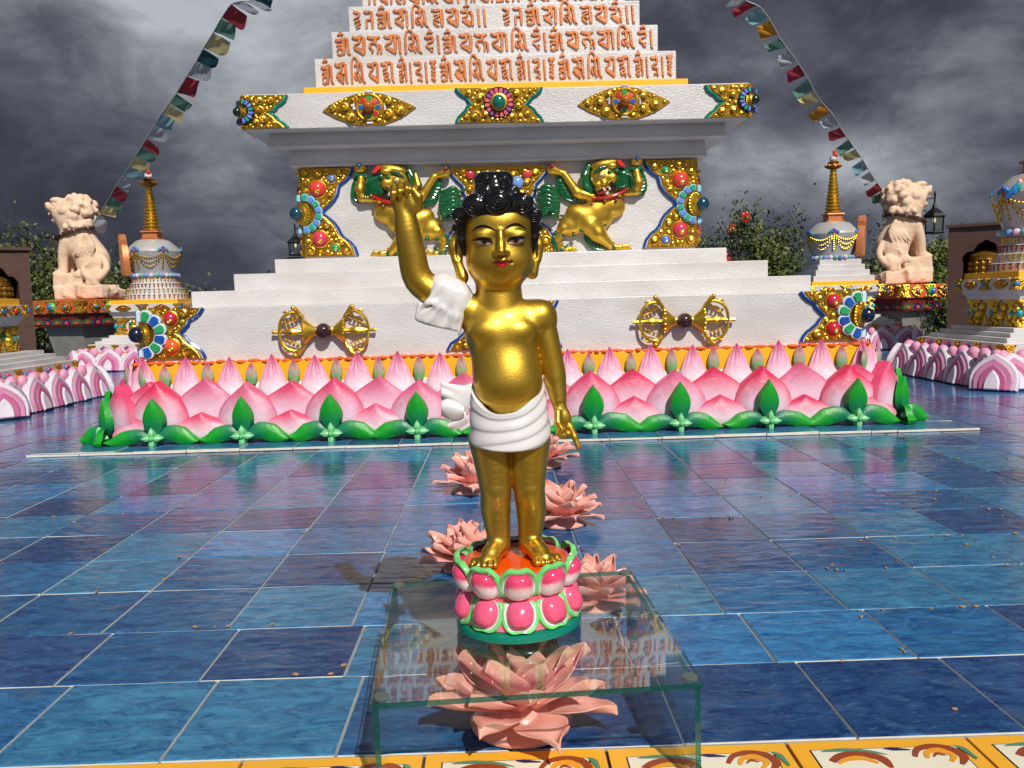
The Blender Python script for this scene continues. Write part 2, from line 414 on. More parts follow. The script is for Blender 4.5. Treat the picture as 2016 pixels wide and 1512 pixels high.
# ============================================================ the setting: ground and tiled floor
def tile_material():
    m = bpy.data.materials.new('blue_glazed_tile'); m.use_nodes = True; t = m.node_tree; b = t.nodes['Principled BSDF']
    n = lambda k: t.nodes.new(k); l = t.links.new
    cd = n('ShaderNodeTexCoord'); at_ = n('ShaderNodeAttribute'); at_.attribute_name = 'col'   # per-tile random numbers
    sp = n('ShaderNodeSeparateColor'); l(at_.outputs['Color'], sp.inputs[0])
    ad = n('ShaderNodeVectorMath'); ad.operation = 'MULTIPLY_ADD'; ad.inputs[1].default_value = (37, 53, 91); l(at_.outputs['Color'], ad.inputs[0]); l(cd.outputs['Object'], ad.inputs[2])
    mp = n('ShaderNodeMapping'); mp.inputs['Scale'].default_value = (1, 2.4, 1); l(ad.outputs[0], mp.inputs[0])
    base = n('ShaderNodeValToRGB'); l(sp.outputs[0], base.inputs[0]); e = base.color_ramp.elements; base.color_ramp.interpolation = 'CONSTANT'
    e[0].position = 0; e[0].color = (*S(24, 78, 124), 1); e[1].position = .82; e[1].color = (*S(46, 108, 146), 1)
    for p, c in ((.22, S(30, 92, 140)), (.38, S(20, 58, 106)), (.55, S(40, 108, 160)), (.70, S(32, 66, 114))):
        x = e.new(p); x.color = (*c, 1)
    n1 = n('ShaderNodeTexNoise'); n1.inputs['Scale'].default_value = 12; n1.inputs['Detail'].default_value = 10; n1.inputs['Roughness'].default_value = .76; n1.inputs['Distortion'].default_value = .9; l(mp.outputs[0], n1.inputs['Vector'])
    r1 = n('ShaderNodeMapRange'); r1.inputs[1].default_value = .38; r1.inputs[2].default_value = .62; l(n1.outputs[0], r1.inputs[0])
    mx = n('ShaderNodeMix'); mx.data_type = 'RGBA'; l(r1.outputs[0], mx.inputs[0])
    dk = n('ShaderNodeVectorMath'); dk.operation = 'MULTIPLY'; dk.inputs[1].default_value = (.50, .54, .72); l(base.outputs[0], dk.inputs[0])
    lt = n('ShaderNodeVectorMath'); lt.operation = 'MULTIPLY_ADD'; lt.inputs[1].default_value = (1.4, 1.42, 1.32); lt.inputs[2].default_value = (.018, .024, .026); l(base.outputs[0], lt.inputs[0])
    l(dk.outputs[0], mx.inputs[6]); l(lt.outputs[0], mx.inputs[7])
    n2 = n('ShaderNodeTexNoise'); n2.inputs['Scale'].default_value = 5; n2.inputs['Detail'].default_value = 6; l(ad.outputs[0], n2.inputs['Vector'])
    r2 = n('ShaderNodeMapRange'); r2.inputs[1].default_value = .62; r2.inputs[2].default_value = .78; r2.inputs[4].default_value = .5; l(n2.outputs[0], r2.inputs[0])
    m2 = n('ShaderNodeMix'); m2.data_type = 'RGBA'; l(r2.outputs[0], m2.inputs[0]); l(mx.outputs[2], m2.inputs[6]); m2.inputs[7].default_value = (*S(92, 104, 118), 1)
    # fine pale scratches of dried glaze
    n3 = n('ShaderNodeTexNoise'); n3.inputs['Scale'].default_value = 30; n3.inputs['Detail'].default_value = 8; n3.inputs['Roughness'].default_value = .75; l(mp.outputs[0], n3.inputs['Vector'])
    r3 = n('ShaderNodeMapRange'); r3.inputs[1].default_value = .55; r3.inputs[2].default_value = .72; r3.inputs[4].default_value = .7; l(n3.outputs[0], r3.inputs[0])
    m3 = n('ShaderNodeMix'); m3.data_type = 'RGBA'; l(r3.outputs[0], m3.inputs[0]); l(m2.outputs[2], m3.inputs[6]); m3.inputs[7].default_value = (*S(96, 134, 168), 1)
    l(m3.outputs[2], b.inputs['Base Color'])
    rr = n('ShaderNodeMapRange'); rr.inputs[3].default_value = .05; rr.inputs[4].default_value = .17; l(n2.outputs[0], rr.inputs[0]); l(rr.outputs[0], b.inputs['Roughness'])
    mb_ = n('ShaderNodeMapping'); mb_.inputs['Scale'].default_value = (1, 2.1, 1); l(ad.outputs[0], mb_.inputs[0])
    n4 = n('ShaderNodeTexNoise'); n4.inputs['Scale'].default_value = 11; n4.inputs['Detail'].default_value = 3; n4.inputs['Roughness'].default_value = .45; n4.inputs['Distortion'].default_value = .4; l(mb_.outputs[0], n4.inputs['Vector'])
    am = n('ShaderNodeMath'); am.operation = 'ADD'; l(n4.outputs[0], am.inputs[0])
    n5 = n('ShaderNodeMath'); n5.operation = 'MULTIPLY'; n5.inputs[1].default_value = .10; l(n3.outputs[0], n5.inputs[0]); l(n5.outputs[0], am.inputs[1])
    bp = n('ShaderNodeBump'); bp.inputs['Strength'].default_value = 0.55; bp.inputs['Distance'].default_value = .006; l(am.outputs[0], bp.inputs['Height']); l(bp.outputs[0], b.inputs['Normal'])
    b.inputs['Specular IOR Level'].default_value = .28
    return m
TILE = tile_material()
GROUT = M('pale_grout', S(132, 144, 154), .8, bump=(60, .6, .003), var=.25, vscale=14)
PORC = M('tile_porcelain_edge', S(222, 216, 200), .5, var=.15, vscale=20)
SOIL = M('dark_soil', S(74, 62, 48), .95, bump=(8, 1, .05), var=.4, vscale=3)
gm = MB(); gm.grid(lambda u, v: (lerp(-600, 600, u), lerp(-300, 900, v), -.06), 8, 8)
tag(gm.build('ground', SOIL), kind='structure')
T = 0.302
g = MB(); g.box((-7.5, 1.40, -.05), (7.5, 17, -.0045)); tag(g.build('paving_bed', GROUT), kind='structure')
xA = floor_at(448, 1235).x
YB = floor_at(700, 1486).y                      # front edge of the blue tiles
yrows = [YB] + [floor_at(700, v).y for v in (1330.5, 1231)]
while yrows[-1] < 16.5: yrows.append(yrows[-1]+T)
rowoff = {0: .075, 1: .03}
f = MB(); rr = random.Random(3)
for r in range(len(yrows)-1):
    y0, y1 = yrows[r]+.0025, yrows[r+1]-.0025
    x = xA + rowoff.get(r, 0) + rr.uniform(-.003, .003) - 24*T
    while x < 7.3:
        a, b_ = x+.0025+rr.uniform(0, .001), x+T-.0025
        if b_ > -7.4 and not (abs((a+b_)/2-.02) < 2.0 and abs((y0+y1)/2-7.06) < 2.0):
            tx, ty = rr.gauss(0, .0022), rr.gauss(0, .0022); zc_ = rr.uniform(-.0006, .0012)
            c = (rr.random(), rr.random(), rr.random()); q = .003
            zz = lambda X, Y: zc_+(X-(a+b_)/2)*tx+(Y-(y0+y1)/2)*ty
            tp = [(a+q, y0+q), (b_-q, y0+q), (b_-q, y1-q), (a+q, y1-q)]; ed = [(a, y0), (b_, y0), (b_, y1), (a, y1)]
            vs = [(X, Y, zz(X, Y)) for X, Y in tp]+[(X, Y, zz(X, Y)-.0022) for X, Y in ed]+[(X, Y, -.012) for X, Y in ed]
            f.add(vs, [(0,1,2,3)], 0, c); o_ = len(f.v)-12
            for i in range(4):
                f.f.append((o_+i, o_+4+i, o_+4+(i+1)%4, o_+(i+1)%4)); f.m.append(0)
                f.f.append((o_+4+i, o_+8+i, o_+8+(i+1)%4, o_+4+(i+1)%4)); f.m.append(1)
        x += T
tag(f.build('floor', [TILE, PORC], recalc=False, sharp=30), kind='structure')
# decorated border of square tiles along the front edge
BORD = M('border_tile_glaze', None, .13, bump=(14, .15, .003), var=.05)
bt = MB(); BT = 0.304; bx0 = floor_at(1559, 1478).x
yb1 = YB-.012; rb = random.Random(5)
def leafpath(P, ws, c, dz, mir, ox):
    Q = spline([(p[0], p[1], 0) for p in P], 5); n = len(Q); L1, L2 = [], []
    for i, p in enumerate(Q):
        t = (Q[min(i+1, n-1)]-Q[max(i-1, 0)]).normalized(); nn = Vector((-t.y, t.x, 0)); wd = tab(i/(n-1), ws)
        L1.append(p+nn*wd); L2.append(p-nn*wd)
    sx = lambda p: ((1-p.x) if mir else p.x)
    vs = [(ox+sx(p)*BT, yb1-(1-p.y)*BT, dz) for p in L1+L2]
    bt.add(vs, [(i, i+1, n+i+1, n+i) for i in range(n-1)], 0, c)
for k in range(-12, 9):
    ox = bx0+k*(BT+.006); dz = .002+rb.uniform(-.0008, .0008)
    yel, whi, blk = S(240, 176, 48), S(232, 226, 204), S(58, 44, 38)
    q = lambda m_, z, c: bt.add([(ox+m_, yb1-BT+m_, dz+z), (ox+BT-m_, yb1-BT+m_, dz+z), (ox+BT-m_, yb1-m_, dz+z), (ox+m_, yb1-m_, dz+z)], [(0,1,2,3)], 0, c)
    bt.box((ox, yb1-BT, -.02), (ox+BT, yb1, dz-.0002), 0, yel)
    q(.0005, 0, yel); q(.0275, .0006, blk); q(.0300, .0012, whi)
    red, oc, tl, pur = S(150, 70, 34), S(236, 158, 40), S(84, 138, 112), S(48, 36, 92)
    for (P, ws, c, h) in (([(.15,.885),(.26,.895),(.38,.88),(.50,.83)], [(0,.004),(.3,.018),(.8,.012),(1,0)], tl, .0018),
                          ([(.17,.78),(.24,.835),(.34,.845),(.44,.80),(.46,.70)], [(0,.02),(.4,.03),(.8,.03),(1,.01)], red, .0022), ([(.20,.76),(.27,.80),(.35,.80),(.41,.75)], [(0,.01),(.5,.022),(1,.01)], oc, .0026),
                          ([(.50,.895),(.56,.885),(.64,.872)], [(0,.004),(.4,.018),(1,.004)], pur, .0020),
                          ([(.63,.80),(.68,.875),(.77,.90),(.86,.87),(.89,.79),(.84,.71)], [(0,.012),(.4,.026),(.8,.026),(1,.01)], red, .0022),
                          ([(.69,.78),(.72,.84),(.79,.855),(.84,.80),(.80,.74)], [(0,.01),(.5,.026),(1,.01)], oc, .0026), ([(.73,.79),(.76,.82),(.80,.80)], [(0,.004),(.5,.010),(1,.004)], red, .0030),
                          ([(.895,.90),(.925,.875),(.94,.82),(.95,.76)], [(0,.004),(.4,.018),(1,.008)], tl, .0020),
                          ([(.12,.30),(.3,.45),(.5,.40),(.6,.2)], [(0,0),(.4,.05),(1,.02)], tl, .0018), ([(.5,.5),(.62,.58),(.8,.5),(.85,.3)], [(0,0),(.4,.06),(1,.02)], red, .0020), ([(.2,.6),(.34,.62),(.48,.56)], [(0,0),(.5,.03),(1,0)], pur, .0022)):
        leafpath(P, ws, c, dz+h, 0, ox)
tag(bt.build('tile_border', BORD, recalc=False, sharp=20), kind='structure')
bb = MB(); bb.box((-4.2, yb1-BT-.02, -.055), (3.6, yb1+.006, -.006)); tag(bb.build('border_bed', M('dark_mortar', S(70, 60, 52), .9, var=.3)), kind='structure')

# ============================================================ main stupa
X0, Y0 = 0.028, 7.06
stupa = tag(empty('stupa', (X0, Y0, 0)), 'large white stepped stupa with gold ornaments, rising from a pink lotus base', 'stupa')
def zat(v, w, u=985): return at(u, v, Y0-w).z
def fitw(uL, uR, v):
    """half width of a square block whose front corners show at columns uL and uR"""
    w_ = 1.5
    for _ in range(30):
        Y = Y0-w_; w_ = .5*w_+.5*(at(uR, v-(uR-985)*.027, Y).x-at(uL, v+(985-uL)*.027, Y).x)/2
    return w_
W = dict(plinth=fitw(284, 1692, 640), s1=fitw(377, 1598, 565), s2=fitw(463, 1515, 540), s3=fitw(543, 1433, 512), body=fitw(599, 1369, 420), c1=fitw(569, 1395, 318), c2=fitw(527, 1433, 270),
         c3=fitw(482, 1478, 210), yel=fitw(598, 1355, 168), t1=fitw(619, 1331, 135), t2=fitw(652, 1295, 80), t3=fitw(686, 1260, 30), t4=fitw(712, 1232, -20))
Z = dict(pl0=.44, pl1=zat(590, W['plinth']), s1=zat(558, W['s1']), s2=zat(526, W['s2']), s3=zat(499, W['s3']),
         b1=zat(318, W['c1'])+.003, c1=zat(286, W['c1']), c1b=zat(318, W['c1']), c2=zat(251, W['c2']), c2b=zat(279, W['c2']), c3b=zat(244, W['c3']), c3=zat(174, W['c3']),
         y1=zat(163, W['yel']), t1=zat(107, W['t1']), t2=zat(55, W['t2']), t3=zat(6, W['t3']))
Z['t4'] = Z['t3']+(Z['t3']-Z['t2']); Z['c2'] = Z['c3b']; Z['c1'] = Z['c2b']
def block(name, w_, z0, z1, mat=WHITE, bev=.006, w1=None):
    m = MB(); m.frustum(X0, Y0, w_, z0, w1 or w_, z1); return m.build(name, mat, stupa, bevel=bev)
plinth = block('plinth', W['plinth'], .36, Z['pl1'])
block('step', W['s1'], Z['pl1']-.004, Z['s1']); block('step', W['s2'], Z['s1']-.004, Z['s2']); block('step', W['s3'], Z['s2']-.004, Z['s3'])
block('body', W['body'], Z['s3']-.004, Z['c1b']+.01)
def cornice(name, w_, z0, z1, lip, cove):
    """slab with a proud lip at its foot and a hollow face above it"""
    m = MB(); prof = [(w_-.01, z0), (w_, z0+.002), (w_, z0+lip), (w_-.006, z0+lip+.004)]
    for i in range(1, 7):
        t = i/6; prof.append((w_-.006-cove*(1-math.cos(t*math.pi/2))*.6, lerp(z0+lip+.004, z1, t)))
    for (wa, za), (wb, zb) in zip(prof, prof[1:]): 
        q = lambda w, z: [(X0-w,Y0-w,z),(X0+w,Y0-w,z),(X0+w,Y0+w,z),(X0-w,Y0+w,z)]
        m.add(q(wa, za)+q(wb, zb), [(0,1,5,4),(1,2,6,5),(2,3,7,6),(3,0,4,7)])
    wa = prof[0][0]; m.add([(X0-wa,Y0-wa,z0),(X0+wa,Y0-wa,z0),(X0+wa,Y0+wa,z0),(X0-wa,Y0+wa,z0)], [(3,2,1,0)])
    wa = prof[-1][0]; m.add([(X0-wa,Y0-wa,z1),(X0+wa,Y0-wa,z1),(X0+wa,Y0+wa,z1),(X0-wa,Y0+wa,z1)], [(0,1,2,3)])
    return m.build(name, WHITE, stupa, sharp=28, recalc=False)
cornice('cornice', W['c1'], Z['c1b'], Z['c1']+.006, .012, .02); cornice('cornice', W['c2'], Z['c2b'], Z['c2']+.006, .012, .02)
block('fascia', W['c3'], Z['c3b'], Z['c3'])
block('yellow_band', W['yel'], Z['c3']-.004, Z['y1'], YELLOW, .004)
tiers = [block('tier', W['t1'], Z['y1']-.004, Z['t1'], bev=.008), block('tier', W['t2'], Z['t1']-.004, Z['t2'], bev=.008),
         block('tier', W['t3'], Z['t2']-.004, Z['t3'], bev=.008), block('tier', W['t4'], Z['t3']-.004, Z['t4'], bev=.008)]
# above the frame: the bell and spire the small stupas also carry
m = MB(); zt = Z['t4']-.01
m.lathe([(.90, zt), (.90, zt+.12), (.80, zt+.16), (.72, zt+.2), (.80, zt+.5), (.92, zt+.9), (.94, zt+1.1), (.85, zt+1.25), (.45, zt+1.45), (.3, zt+1.47)], 48, X=Matrix.Translation((X0, Y0, 0)))
m.build('dome', WHITE, stupa)
m = MB(); pr = []
for i in range(13):
    r = lerp(.24, .09, i/12); z = zt+1.62+i*.13; pr += [(r*.8, z), (r, z+.03), (r, z+.075), (r*.8, z+.10)]
m.lathe([(.3, zt+1.46), (.3, zt+1.6)]+pr+[(.2, zt+3.35), (.22, zt+3.5), (.05, zt+3.6), (.03, zt+3.9), (0, zt+3.95)], 32, X=Matrix.Translation((X0, Y0, 0)))
m.build('spire', GOLD, stupa)

# ------------------------------------------------------------ lettering: letters of the relief as pen strokes (unit height)
GLY = {
 'om': (.62, [[(.02,.80,.07),(.14,.74,.10),(.30,.80,.10),(.46,.86,.08)], [(.05,.52,.06),(.20,.50,.09),(.34,.52,.09)], [(.08,.22,.05),(.12,.36,.06),(.28,.34,.09)], [(.06,.10,.03),(.18,.04,.07),(.28,.10,.10)], [(.32,.84,.09),(.33,.40,.09),(.32,.04,.07)], [(.47,.84,.07),(.50,.40,.065),(.52,.12,.06),(.62,.02,.02)], [(.12,1.0,.06),(.22,1.10,.07),(.32,1.02,.06)], [(.20,1.14,.05),(.24,1.20,.05)]]),
 'ma': (.66, [[(.02,.94,.06),(.16,.84,.10),(.34,.90,.11),(.50,.92,.08)], [(.30,.84,.08),(.30,.58,.07),(.12,.48,.06)], [(.05,.36,.04),(.14,.36,.14),(.26,.26,.18),(.36,.10,.09),(.42,.02,.03)], [(.50,.90,.08),(.52,.5,.08),(.54,.2,.07),(.60,.02,.04)], [(.30,.46,.07),(.50,.46,.06)]]),
 'ti': (.80, [[(.10,.02,.06),(.09,.5,.06),(.10,.90,.06),(.18,1.16,.06),(.32,1.16,.06),(.42,.98,.05)], [(.24,.82,.07),(.34,.86,.09),(.48,.92,.10),(.56,.84,.08)], [(.40,.84,.07),(.40,.56,.07),(.26,.48,.05),(.25,.30,.05),(.36,.16,.04)], [(.38,.42,.09),(.44,.28,.10),(.50,.06,.05)], [(.56,.86,.07),(.60,.5,.065),(.64,.16,.06),(.76,.02,.02)]]),
 'ya': (.58, [[(.02,.90,.06),(.16,.82,.10),(.34,.90,.09),(.48,.90,.07)], [(.24,.82,.07),(.28,.66,.06),(.12,.50,.06),(.10,.40,.05)], [(.10,.36,.05),(.22,.30,.11),(.36,.20,.11),(.50,.04,.05)], [(.48,.88,.07),(.49,.5,.07),(.50,.06,.05)]]),
 'dm': (.74, [[(.02,.92,.06),(.14,.84,.10),(.34,.92,.10),(.52,.92,.08)], [(.30,.84,.07),(.28,.66,.07),(.12,.60,.05)], [(.14,.42,.05),(.28,.50,.06),(.36,.38,.06),(.20,.28,.06),(.24,.14,.06),(.38,.20,.06),(.42,.04,.05)], [(.54,.90,.07),(.56,.5,.065),(.58,.16,.06),(.68,.02,.02)]]),
 'hu': (.52, [[(.02,.84,.06),(.14,.78,.10),(.30,.86,.09),(.40,.84,.07)], [(.26,.78,.07),(.28,.60,.07),(.12,.52,.06)], [(.12,.38,.05),(.26,.44,.06),(.30,.30,.06),(.16,.24,.06),(.20,.08,.05),(.32,.10,.05)], [(.40,.84,.065),(.42,.5,.06),(.45,.06,.05)], [(.12,1.0,.06),(.22,1.10,.07),(.32,1.02,.06)], [(.20,1.14,.05),(.24,1.20,.05)]]),
 'ba': (.18, [[(.06,.90,.06),(.08,.5,.055),(.10,.06,.05),(.16,.01,.02)]]),
 'da': (.46, [[(.02,.92,.06),(.14,.84,.09),(.30,.92,.09)], [(.30,.90,.07),(.32,.64,.07),(.14,.54,.06),(.16,.42,.06),(.34,.36,.06),(.34,.18,.06),(.18,.12,.05)], [(.30,.16,.05),(.40,.04,.05)]]),
 'hr': (.44, [[(.04,.96,.06),(.18,.88,.10),(.32,.96,.07)], [(.26,.86,.07),(.12,.72,.06),(.28,.64,.06),(.12,.52,.06),(.30,.42,.06)], [(.10,.40,.05),(.24,.28,.07),(.12,.18,.06),(.30,.06,.07)]]),
 'va': (.54, [[(.02,.92,.06),(.16,.84,.10),(.32,.90,.10),(.44,.88,.07)], [(.30,.84,.08),(.28,.62,.07),(.12,.52,.05),(.08,.40,.05)], [(.08,.34,.05),(.20,.30,.12),(.34,.20,.13),(.46,.02,.05)], [(.46,.86,.08),(.47,.5,.08),(.47,.06,.06)]]),
 'ja': (.62, [[(.02,.92,.06),(.16,.84,.10),(.36,.84,.09),(.52,.90,.06)], [(.34,.84,.07),(.32,.62,.08),(.14,.56,.06),(.12,.40,.06),(.22,.22,.05),(.20,.10,.05)], [(.34,.58,.06),(.44,.40,.06),(.42,.06,.05)], [(.42,.52,.05),(.54,.44,.055),(.56,.06,.05)]]),
 'pa': (.72, [[(.02,.94,.06),(.16,.84,.10),(.36,.92,.11),(.54,.90,.09),(.64,.84,.06)], [(.30,.84,.08),(.28,.60,.07),(.10,.50,.06),(.08,.40,.05)], [(.08,.34,.05),(.20,.28,.10),(.34,.16,.10),(.46,.02,.04)], [(.46,.84,.07),(.46,.4,.07),(.46,.06,.05)], [(.62,.84,.06),(.64,.4,.06),(.66,.04,.05)]]),
 'hm': (.42, [[(.02,.86,.06),(.14,.80,.10),(.32,.86,.08)], [(.30,.84,.07),(.34,.62,.06),(.14,.52,.06),(.10,.38,.05),(.22,.26,.05),(.34,.30,.05)], [(.22,.22,.05),(.32,.08,.06)], [(.14,1.02,.06),(.22,1.10,.07),(.32,1.02,.06)], [(.20,1.14,.05),(.26,1.20,.05)]]),
 'h3': (.36, [[(.02,.92,.05),(.12,.86,.09),(.24,.80,.07),(.22,.62,.06)], [(.04,.52,.05),(.24,.64,.05)], [(.06,.34,.05),(.28,.46,.05)], [(.10,.14,.05),(.30,.28,.05)], [(.12,.06,.05),(.28,.10,.04)]]),
 'na': (.46, [[(.02,.92,.06),(.14,.86,.10),(.30,.90,.08)], [(.32,.88,.07),(.34,.5,.065),(.36,.04,.05)], [(.10,.46,.05),(.22,.48,.06),(.34,.46,.05)], [(.12,.46,.05),(.12,.06,.05)]]),
 'ga': (.62, [[(.02,.94,.06),(.16,.86,.10),(.36,.92,.11),(.52,.90,.07)], [(.30,.84,.08),(.28,.60,.06),(.08,.46,.05)], [(.08,.38,.05),(.20,.30,.13),(.32,.18,.10),(.40,.02,.04)], [(.38,.86,.06),(.39,.40,.06)], [(.54,.88,.06),(.55,.4,.06),(.56,.04,.05)]]),
 'sv': (.52, [[(.02,.92,.06),(.16,.86,.09),(.36,.92,.08)], [(.12,.60,.05),(.24,.66,.05),(.30,.56,.05),(.16,.48,.05),(.12,.38,.05),(.26,.36,.05),(.30,.26,.05)], [(.10,.30,.05),(.18,.14,.06),(.32,.04,.05)], [(.40,.90,.08),(.42,.5,.09),(.44,.04,.07)]]),
 'mu': (.60, [[(.02,.84,.06),(.14,.78,.10),(.32,.84,.11)], [(.30,.80,.07),(.28,.58,.06),(.10,.46,.05)], [(.08,.36,.04),(.18,.32,.13),(.30,.20,.14),(.40,.04,.06)], [(.40,.80,.06),(.48,.60,.06),(.50,.04,.05)], [(.16,1.02,.06),(.26,1.10,.07),(.36,1.02,.06)], [(.24,1.14,.05),(.28,1.20,.05)]]),
 'sp': (.5, []),
}
def inscription(tier, verses, u0, u1, vb0, vt, wface):
    """raised letters between columns u0 and u1 on the front of a tier"""
    Yf = Y0-wface
    xa, xb = at(u0, vb0, Yf).x, at(u1, vb0, Yf).x
    zb = at(985, vb0, Yf).z; zt_ = at(985, vt, Yf).z; hgt = zt_-zb
    seq = [g_ for v_ in verses for g_ in v_]; ends = []
    for v_ in verses: ends.append((ends[-1] if ends else 0)+len(v_))
    tot_ = sum(GLY[g_][0]+.06 for g_ in seq); kx = (xb-xa)/tot_; x = xa; m = MB(); rj = random.Random(len(seq)*3+int(u0))
    for ig, g_ in enumerate(seq):
        wd, st = GLY[g_]
        for q in st:
            P = spline([(p[0], p[1], p[2]) for p in q], 4); n = len(P); A, B = [], []
            for i in range(n):
                t = P[min(i+1, n-1)]-P[max(i-1, 0)]; t = Vector((t.x, t.y)); t = t.normalized() if t.length > 1e-6 else Vector((1, 0)); nn = Vector((-t.y, t.x))
                c = Vector((P[i].x, P[i].y)); r = max(.02, P[i].z*1.05)
                A.append(c+nn*r); B.append(c-nn*r)
            def w3(p, d): return (x+p.x*kx, Yf-d, zb+p.y*hgt)
            dp = .011+rj.uniform(0, .004); vs = []
            for a, b in zip(A, B):
                ce = (a+b)/2; vs += [w3(a, -.003), w3(ce+(a-ce)*.62, dp), w3(ce+(b-ce)*.62, dp), w3(b, -.003)]
            fs = []
            for i in range(n-1):
                for k in range(3): fs.append((i*4+k, i*4+k+1, i*4+k+5, i*4+k+4))
            fs += [(0,1,2,3), ((n-1)*4+3, (n-1)*4+2, (n-1)*4+1, (n-1)*4)]
            m.add(vs, fs)
        x += (wd+.06)*kx
        if ig+1 in ends: m.build('inscription', COPPER, tier, sharp=50); m = MB()
inscription(tiers[0], [['om','ma','ti','ya','dm','hu','ba','da','ba','hr']]*3, 633, 1331, 158, 115, W['t1'])
inscription(tiers[1], [['om','va','ja','pa','ti','hm','ba']]*3, 661, 1290, 102, 63, W['t2'])
inscription(tiers[2], [['h3','na','om','ga','ti','sv','va','mu','ba','ba','sp'],['h3','na','om','ga','ti','sv','va','mu','ba','ba']], 696, 1254, 51, 13, W['t3'])
inscription(tiers[3], [['na','ga','sv','va','ti','mu','ba','ja','pa'],['om','na','ga','sv','va','ti','mu','ba','ja']], 722, 1222, 5, -33, W['t4'])

# ------------------------------------------------------------ lotus base of the main stupa
PINK, PALE, ROSE = S(204, 38, 90), S(230, 200, 216), S(226, 120, 158)
PEACH = [(0,.50),(.12,.80),(.30,.98),(.42,1),(.56,.93),(.70,.74),(.82,.46),(.92,.19),(1,.0)]
LOW = [(0,.80),(.2,.98),(.38,1),(.55,.86),(.72,.58),(.88,.24),(1,0)]
def petal_mb(w_, h, bulge, prof, rimc=PINK, midc=PALE, lean=0.0, nu=12, nv=14, back=.06, flow=.9):
    """a carved petal, local: x across, z up, front towards -y"""
    m = MB()
    def fn(u, v):
        s = (u-.5)*2; edge = abs(s) > .999
        ss = max(-1, min(1, s*1.16)); hw = w_/2*tab(v, prof)
        y = -bulge*(1-abs(ss)**2.4)*math.sin(math.pi*min(1, .12+v*.86))**.8 + lean*v
        if v > .9: y -= .012*(v-.9)*10
        if abs(s) > .86: y = back*(.0 if abs(s) < .9 else 1)+lean*v
        return (hw*ss, y, h*v)
    def cf(u, v):
        s = abs((u-.5)*2.3); k = max(sm(.36, .96, s*(.60+.45*v)), sm(.34, .90, v))
        c = mix(midc, rimc, k*flow); 
        return mix(c, (c[0]*.98, c[1]*1.0, c[2]*1.04), .5)
    m.grid(fn, nu, nv, colf=cf); return m
def leaf_mb(w_, h, bulge, c0, c1, nu=6, nv=10, bend=0.0):
    m = MB(); prof = [(0,.25),(.15,.72),(.35,1),(.55,.95),(.75,.62),(.9,.25),(1,0)]
    def fn(u, v):
        s = (u-.5)*2; ss = max(-1, min(1, s*1.25))
        y = -bulge*(1-abs(ss)**2)*math.sin(math.pi*min(1, .15+.8*v)) - .010*(1-abs(ss))*(1 if abs(ss) < .2 else 0)*0
        if abs(s) > .9: y = .03
        return (w_/2*tab(v, prof)*ss, y, h*v)
    m.grid(fn, nu, nv, colf=lambda u, v: mix(c0, c1, sm(.05, .7, v)+.2*abs(u-.5))); return m
LB = M('lotus_base_paint', None, .42, bump=(30, .6, .006), var=.14, vscale=11)
drum = MB(); drum.frustum(X0, Y0, 2.20, -.01, 2.13, .36, 0, S(236, 222, 226)); drum.frustum(X0, Y0, 2.125, .359, 2.125, .445, 0, S(246, 178, 30))
lotus = drum.build('lotus_base', LB, stupa, bevel=.01)
frz = MB(); frz.frustum(X0, Y0, 2.135, .30, 2.135, .452); frz.build('frieze', YELLOW, lotus, bevel=.004)
rim = MB(); rng = random.Random(11)
for side in range(4):
    Xs = Matrix.Translation((X0, Y0, 0)) @ Matrix.Rotation(side*math.pi/2, 4, 'Z')
    x = -2.12
    while x < 2.12:
        lw = rng.uniform(.018, .04); rim.ell((x+lw, -2.118+rng.uniform(-.006, .006), .455+rng.uniform(-.004, .004)), (lw*1.05, .03, .011), nu=8, nv=5, X=Xs); x += lw*2
rim.build('orange_rim', ORANGE, lotus)
GA, GB, GL = S(20, 120, 60), S(14, 150, 34), S(104, 190, 118)
bigs = [petal_mb(w_, h_, b_, PEACH, rimc=r_, flow=f_).mesh('petal', LB) for w_, h_, b_, r_, f_ in ((.345, .35, .055, PINK, .95), (.352, .342, .048, S(198, 44, 98), .86), (.338, .356, .06, S(208, 40, 84), 1.0))]
mids = [petal_mb(w_, h_, b_, PEACH, rimc=r_, flow=f_).mesh('petal', LB) for w_, h_, b_, r_, f_ in ((.37, .31, .035, PINK, .95), (.362, .318, .03, S(200, 50, 104), .88), (.376, .304, .04, S(206, 36, 84), 1.0))]
big, mid_ = bigs[0], mids[0]
lows = [petal_mb(w_, h_, .045, LOW, rimc=r_, midc=S(238, 206, 220), flow=f_).mesh('petal', LB) for w_, h_, r_, f_ in ((.40, .195, PINK, .95), (.41, .188, S(198, 40, 90), 1.0), (.392, .20, S(206, 56, 104), .9))]
low = lows[0]
def bud_mesh(w_, h, c0, c1, c2, ridges):
    m = MB(); pr = [(0,.95),(.2,1),(.4,.84),(.6,.60),(.8,.33),(.93,.13),(1,.02)] if w_ > .1 else [(0,.62),(.2,.9),(.35,1),(.55,.86),(.75,.55),(.9,.25),(1,.03)]
    def fn(u, v):
        a = math.pi*(u*1.0)+math.pi; r = w_/2*tab(v, pr); k = 1+ridges*math.cos(a*11)*sm(.3, .9, v)*.16
        return (r*math.cos(a)*k, r*math.sin(a)*.62*k, h*v)
    m.grid(fn, 22, 12, colf=lambda u, v: mix(mix(mix(c0, c1, sm(.12, .6, v)), c2, sm(.6, 1, v)), S(150, 40, 80), (.75 if math.cos(math.pi*u*11) > .55 and v > .55 else 0)*sm(.5, .8, v)*(ridges > 0)))
    return m.mesh('bud', LB)
tall = bud_mesh(.175, .24, S(240, 224, 232), S(230, 160, 186), S(190, 58, 108), 1)
small = bud_mesh(.07, .135, S(112, 178, 116), S(176, 150, 140), S(184, 66, 104), 1)
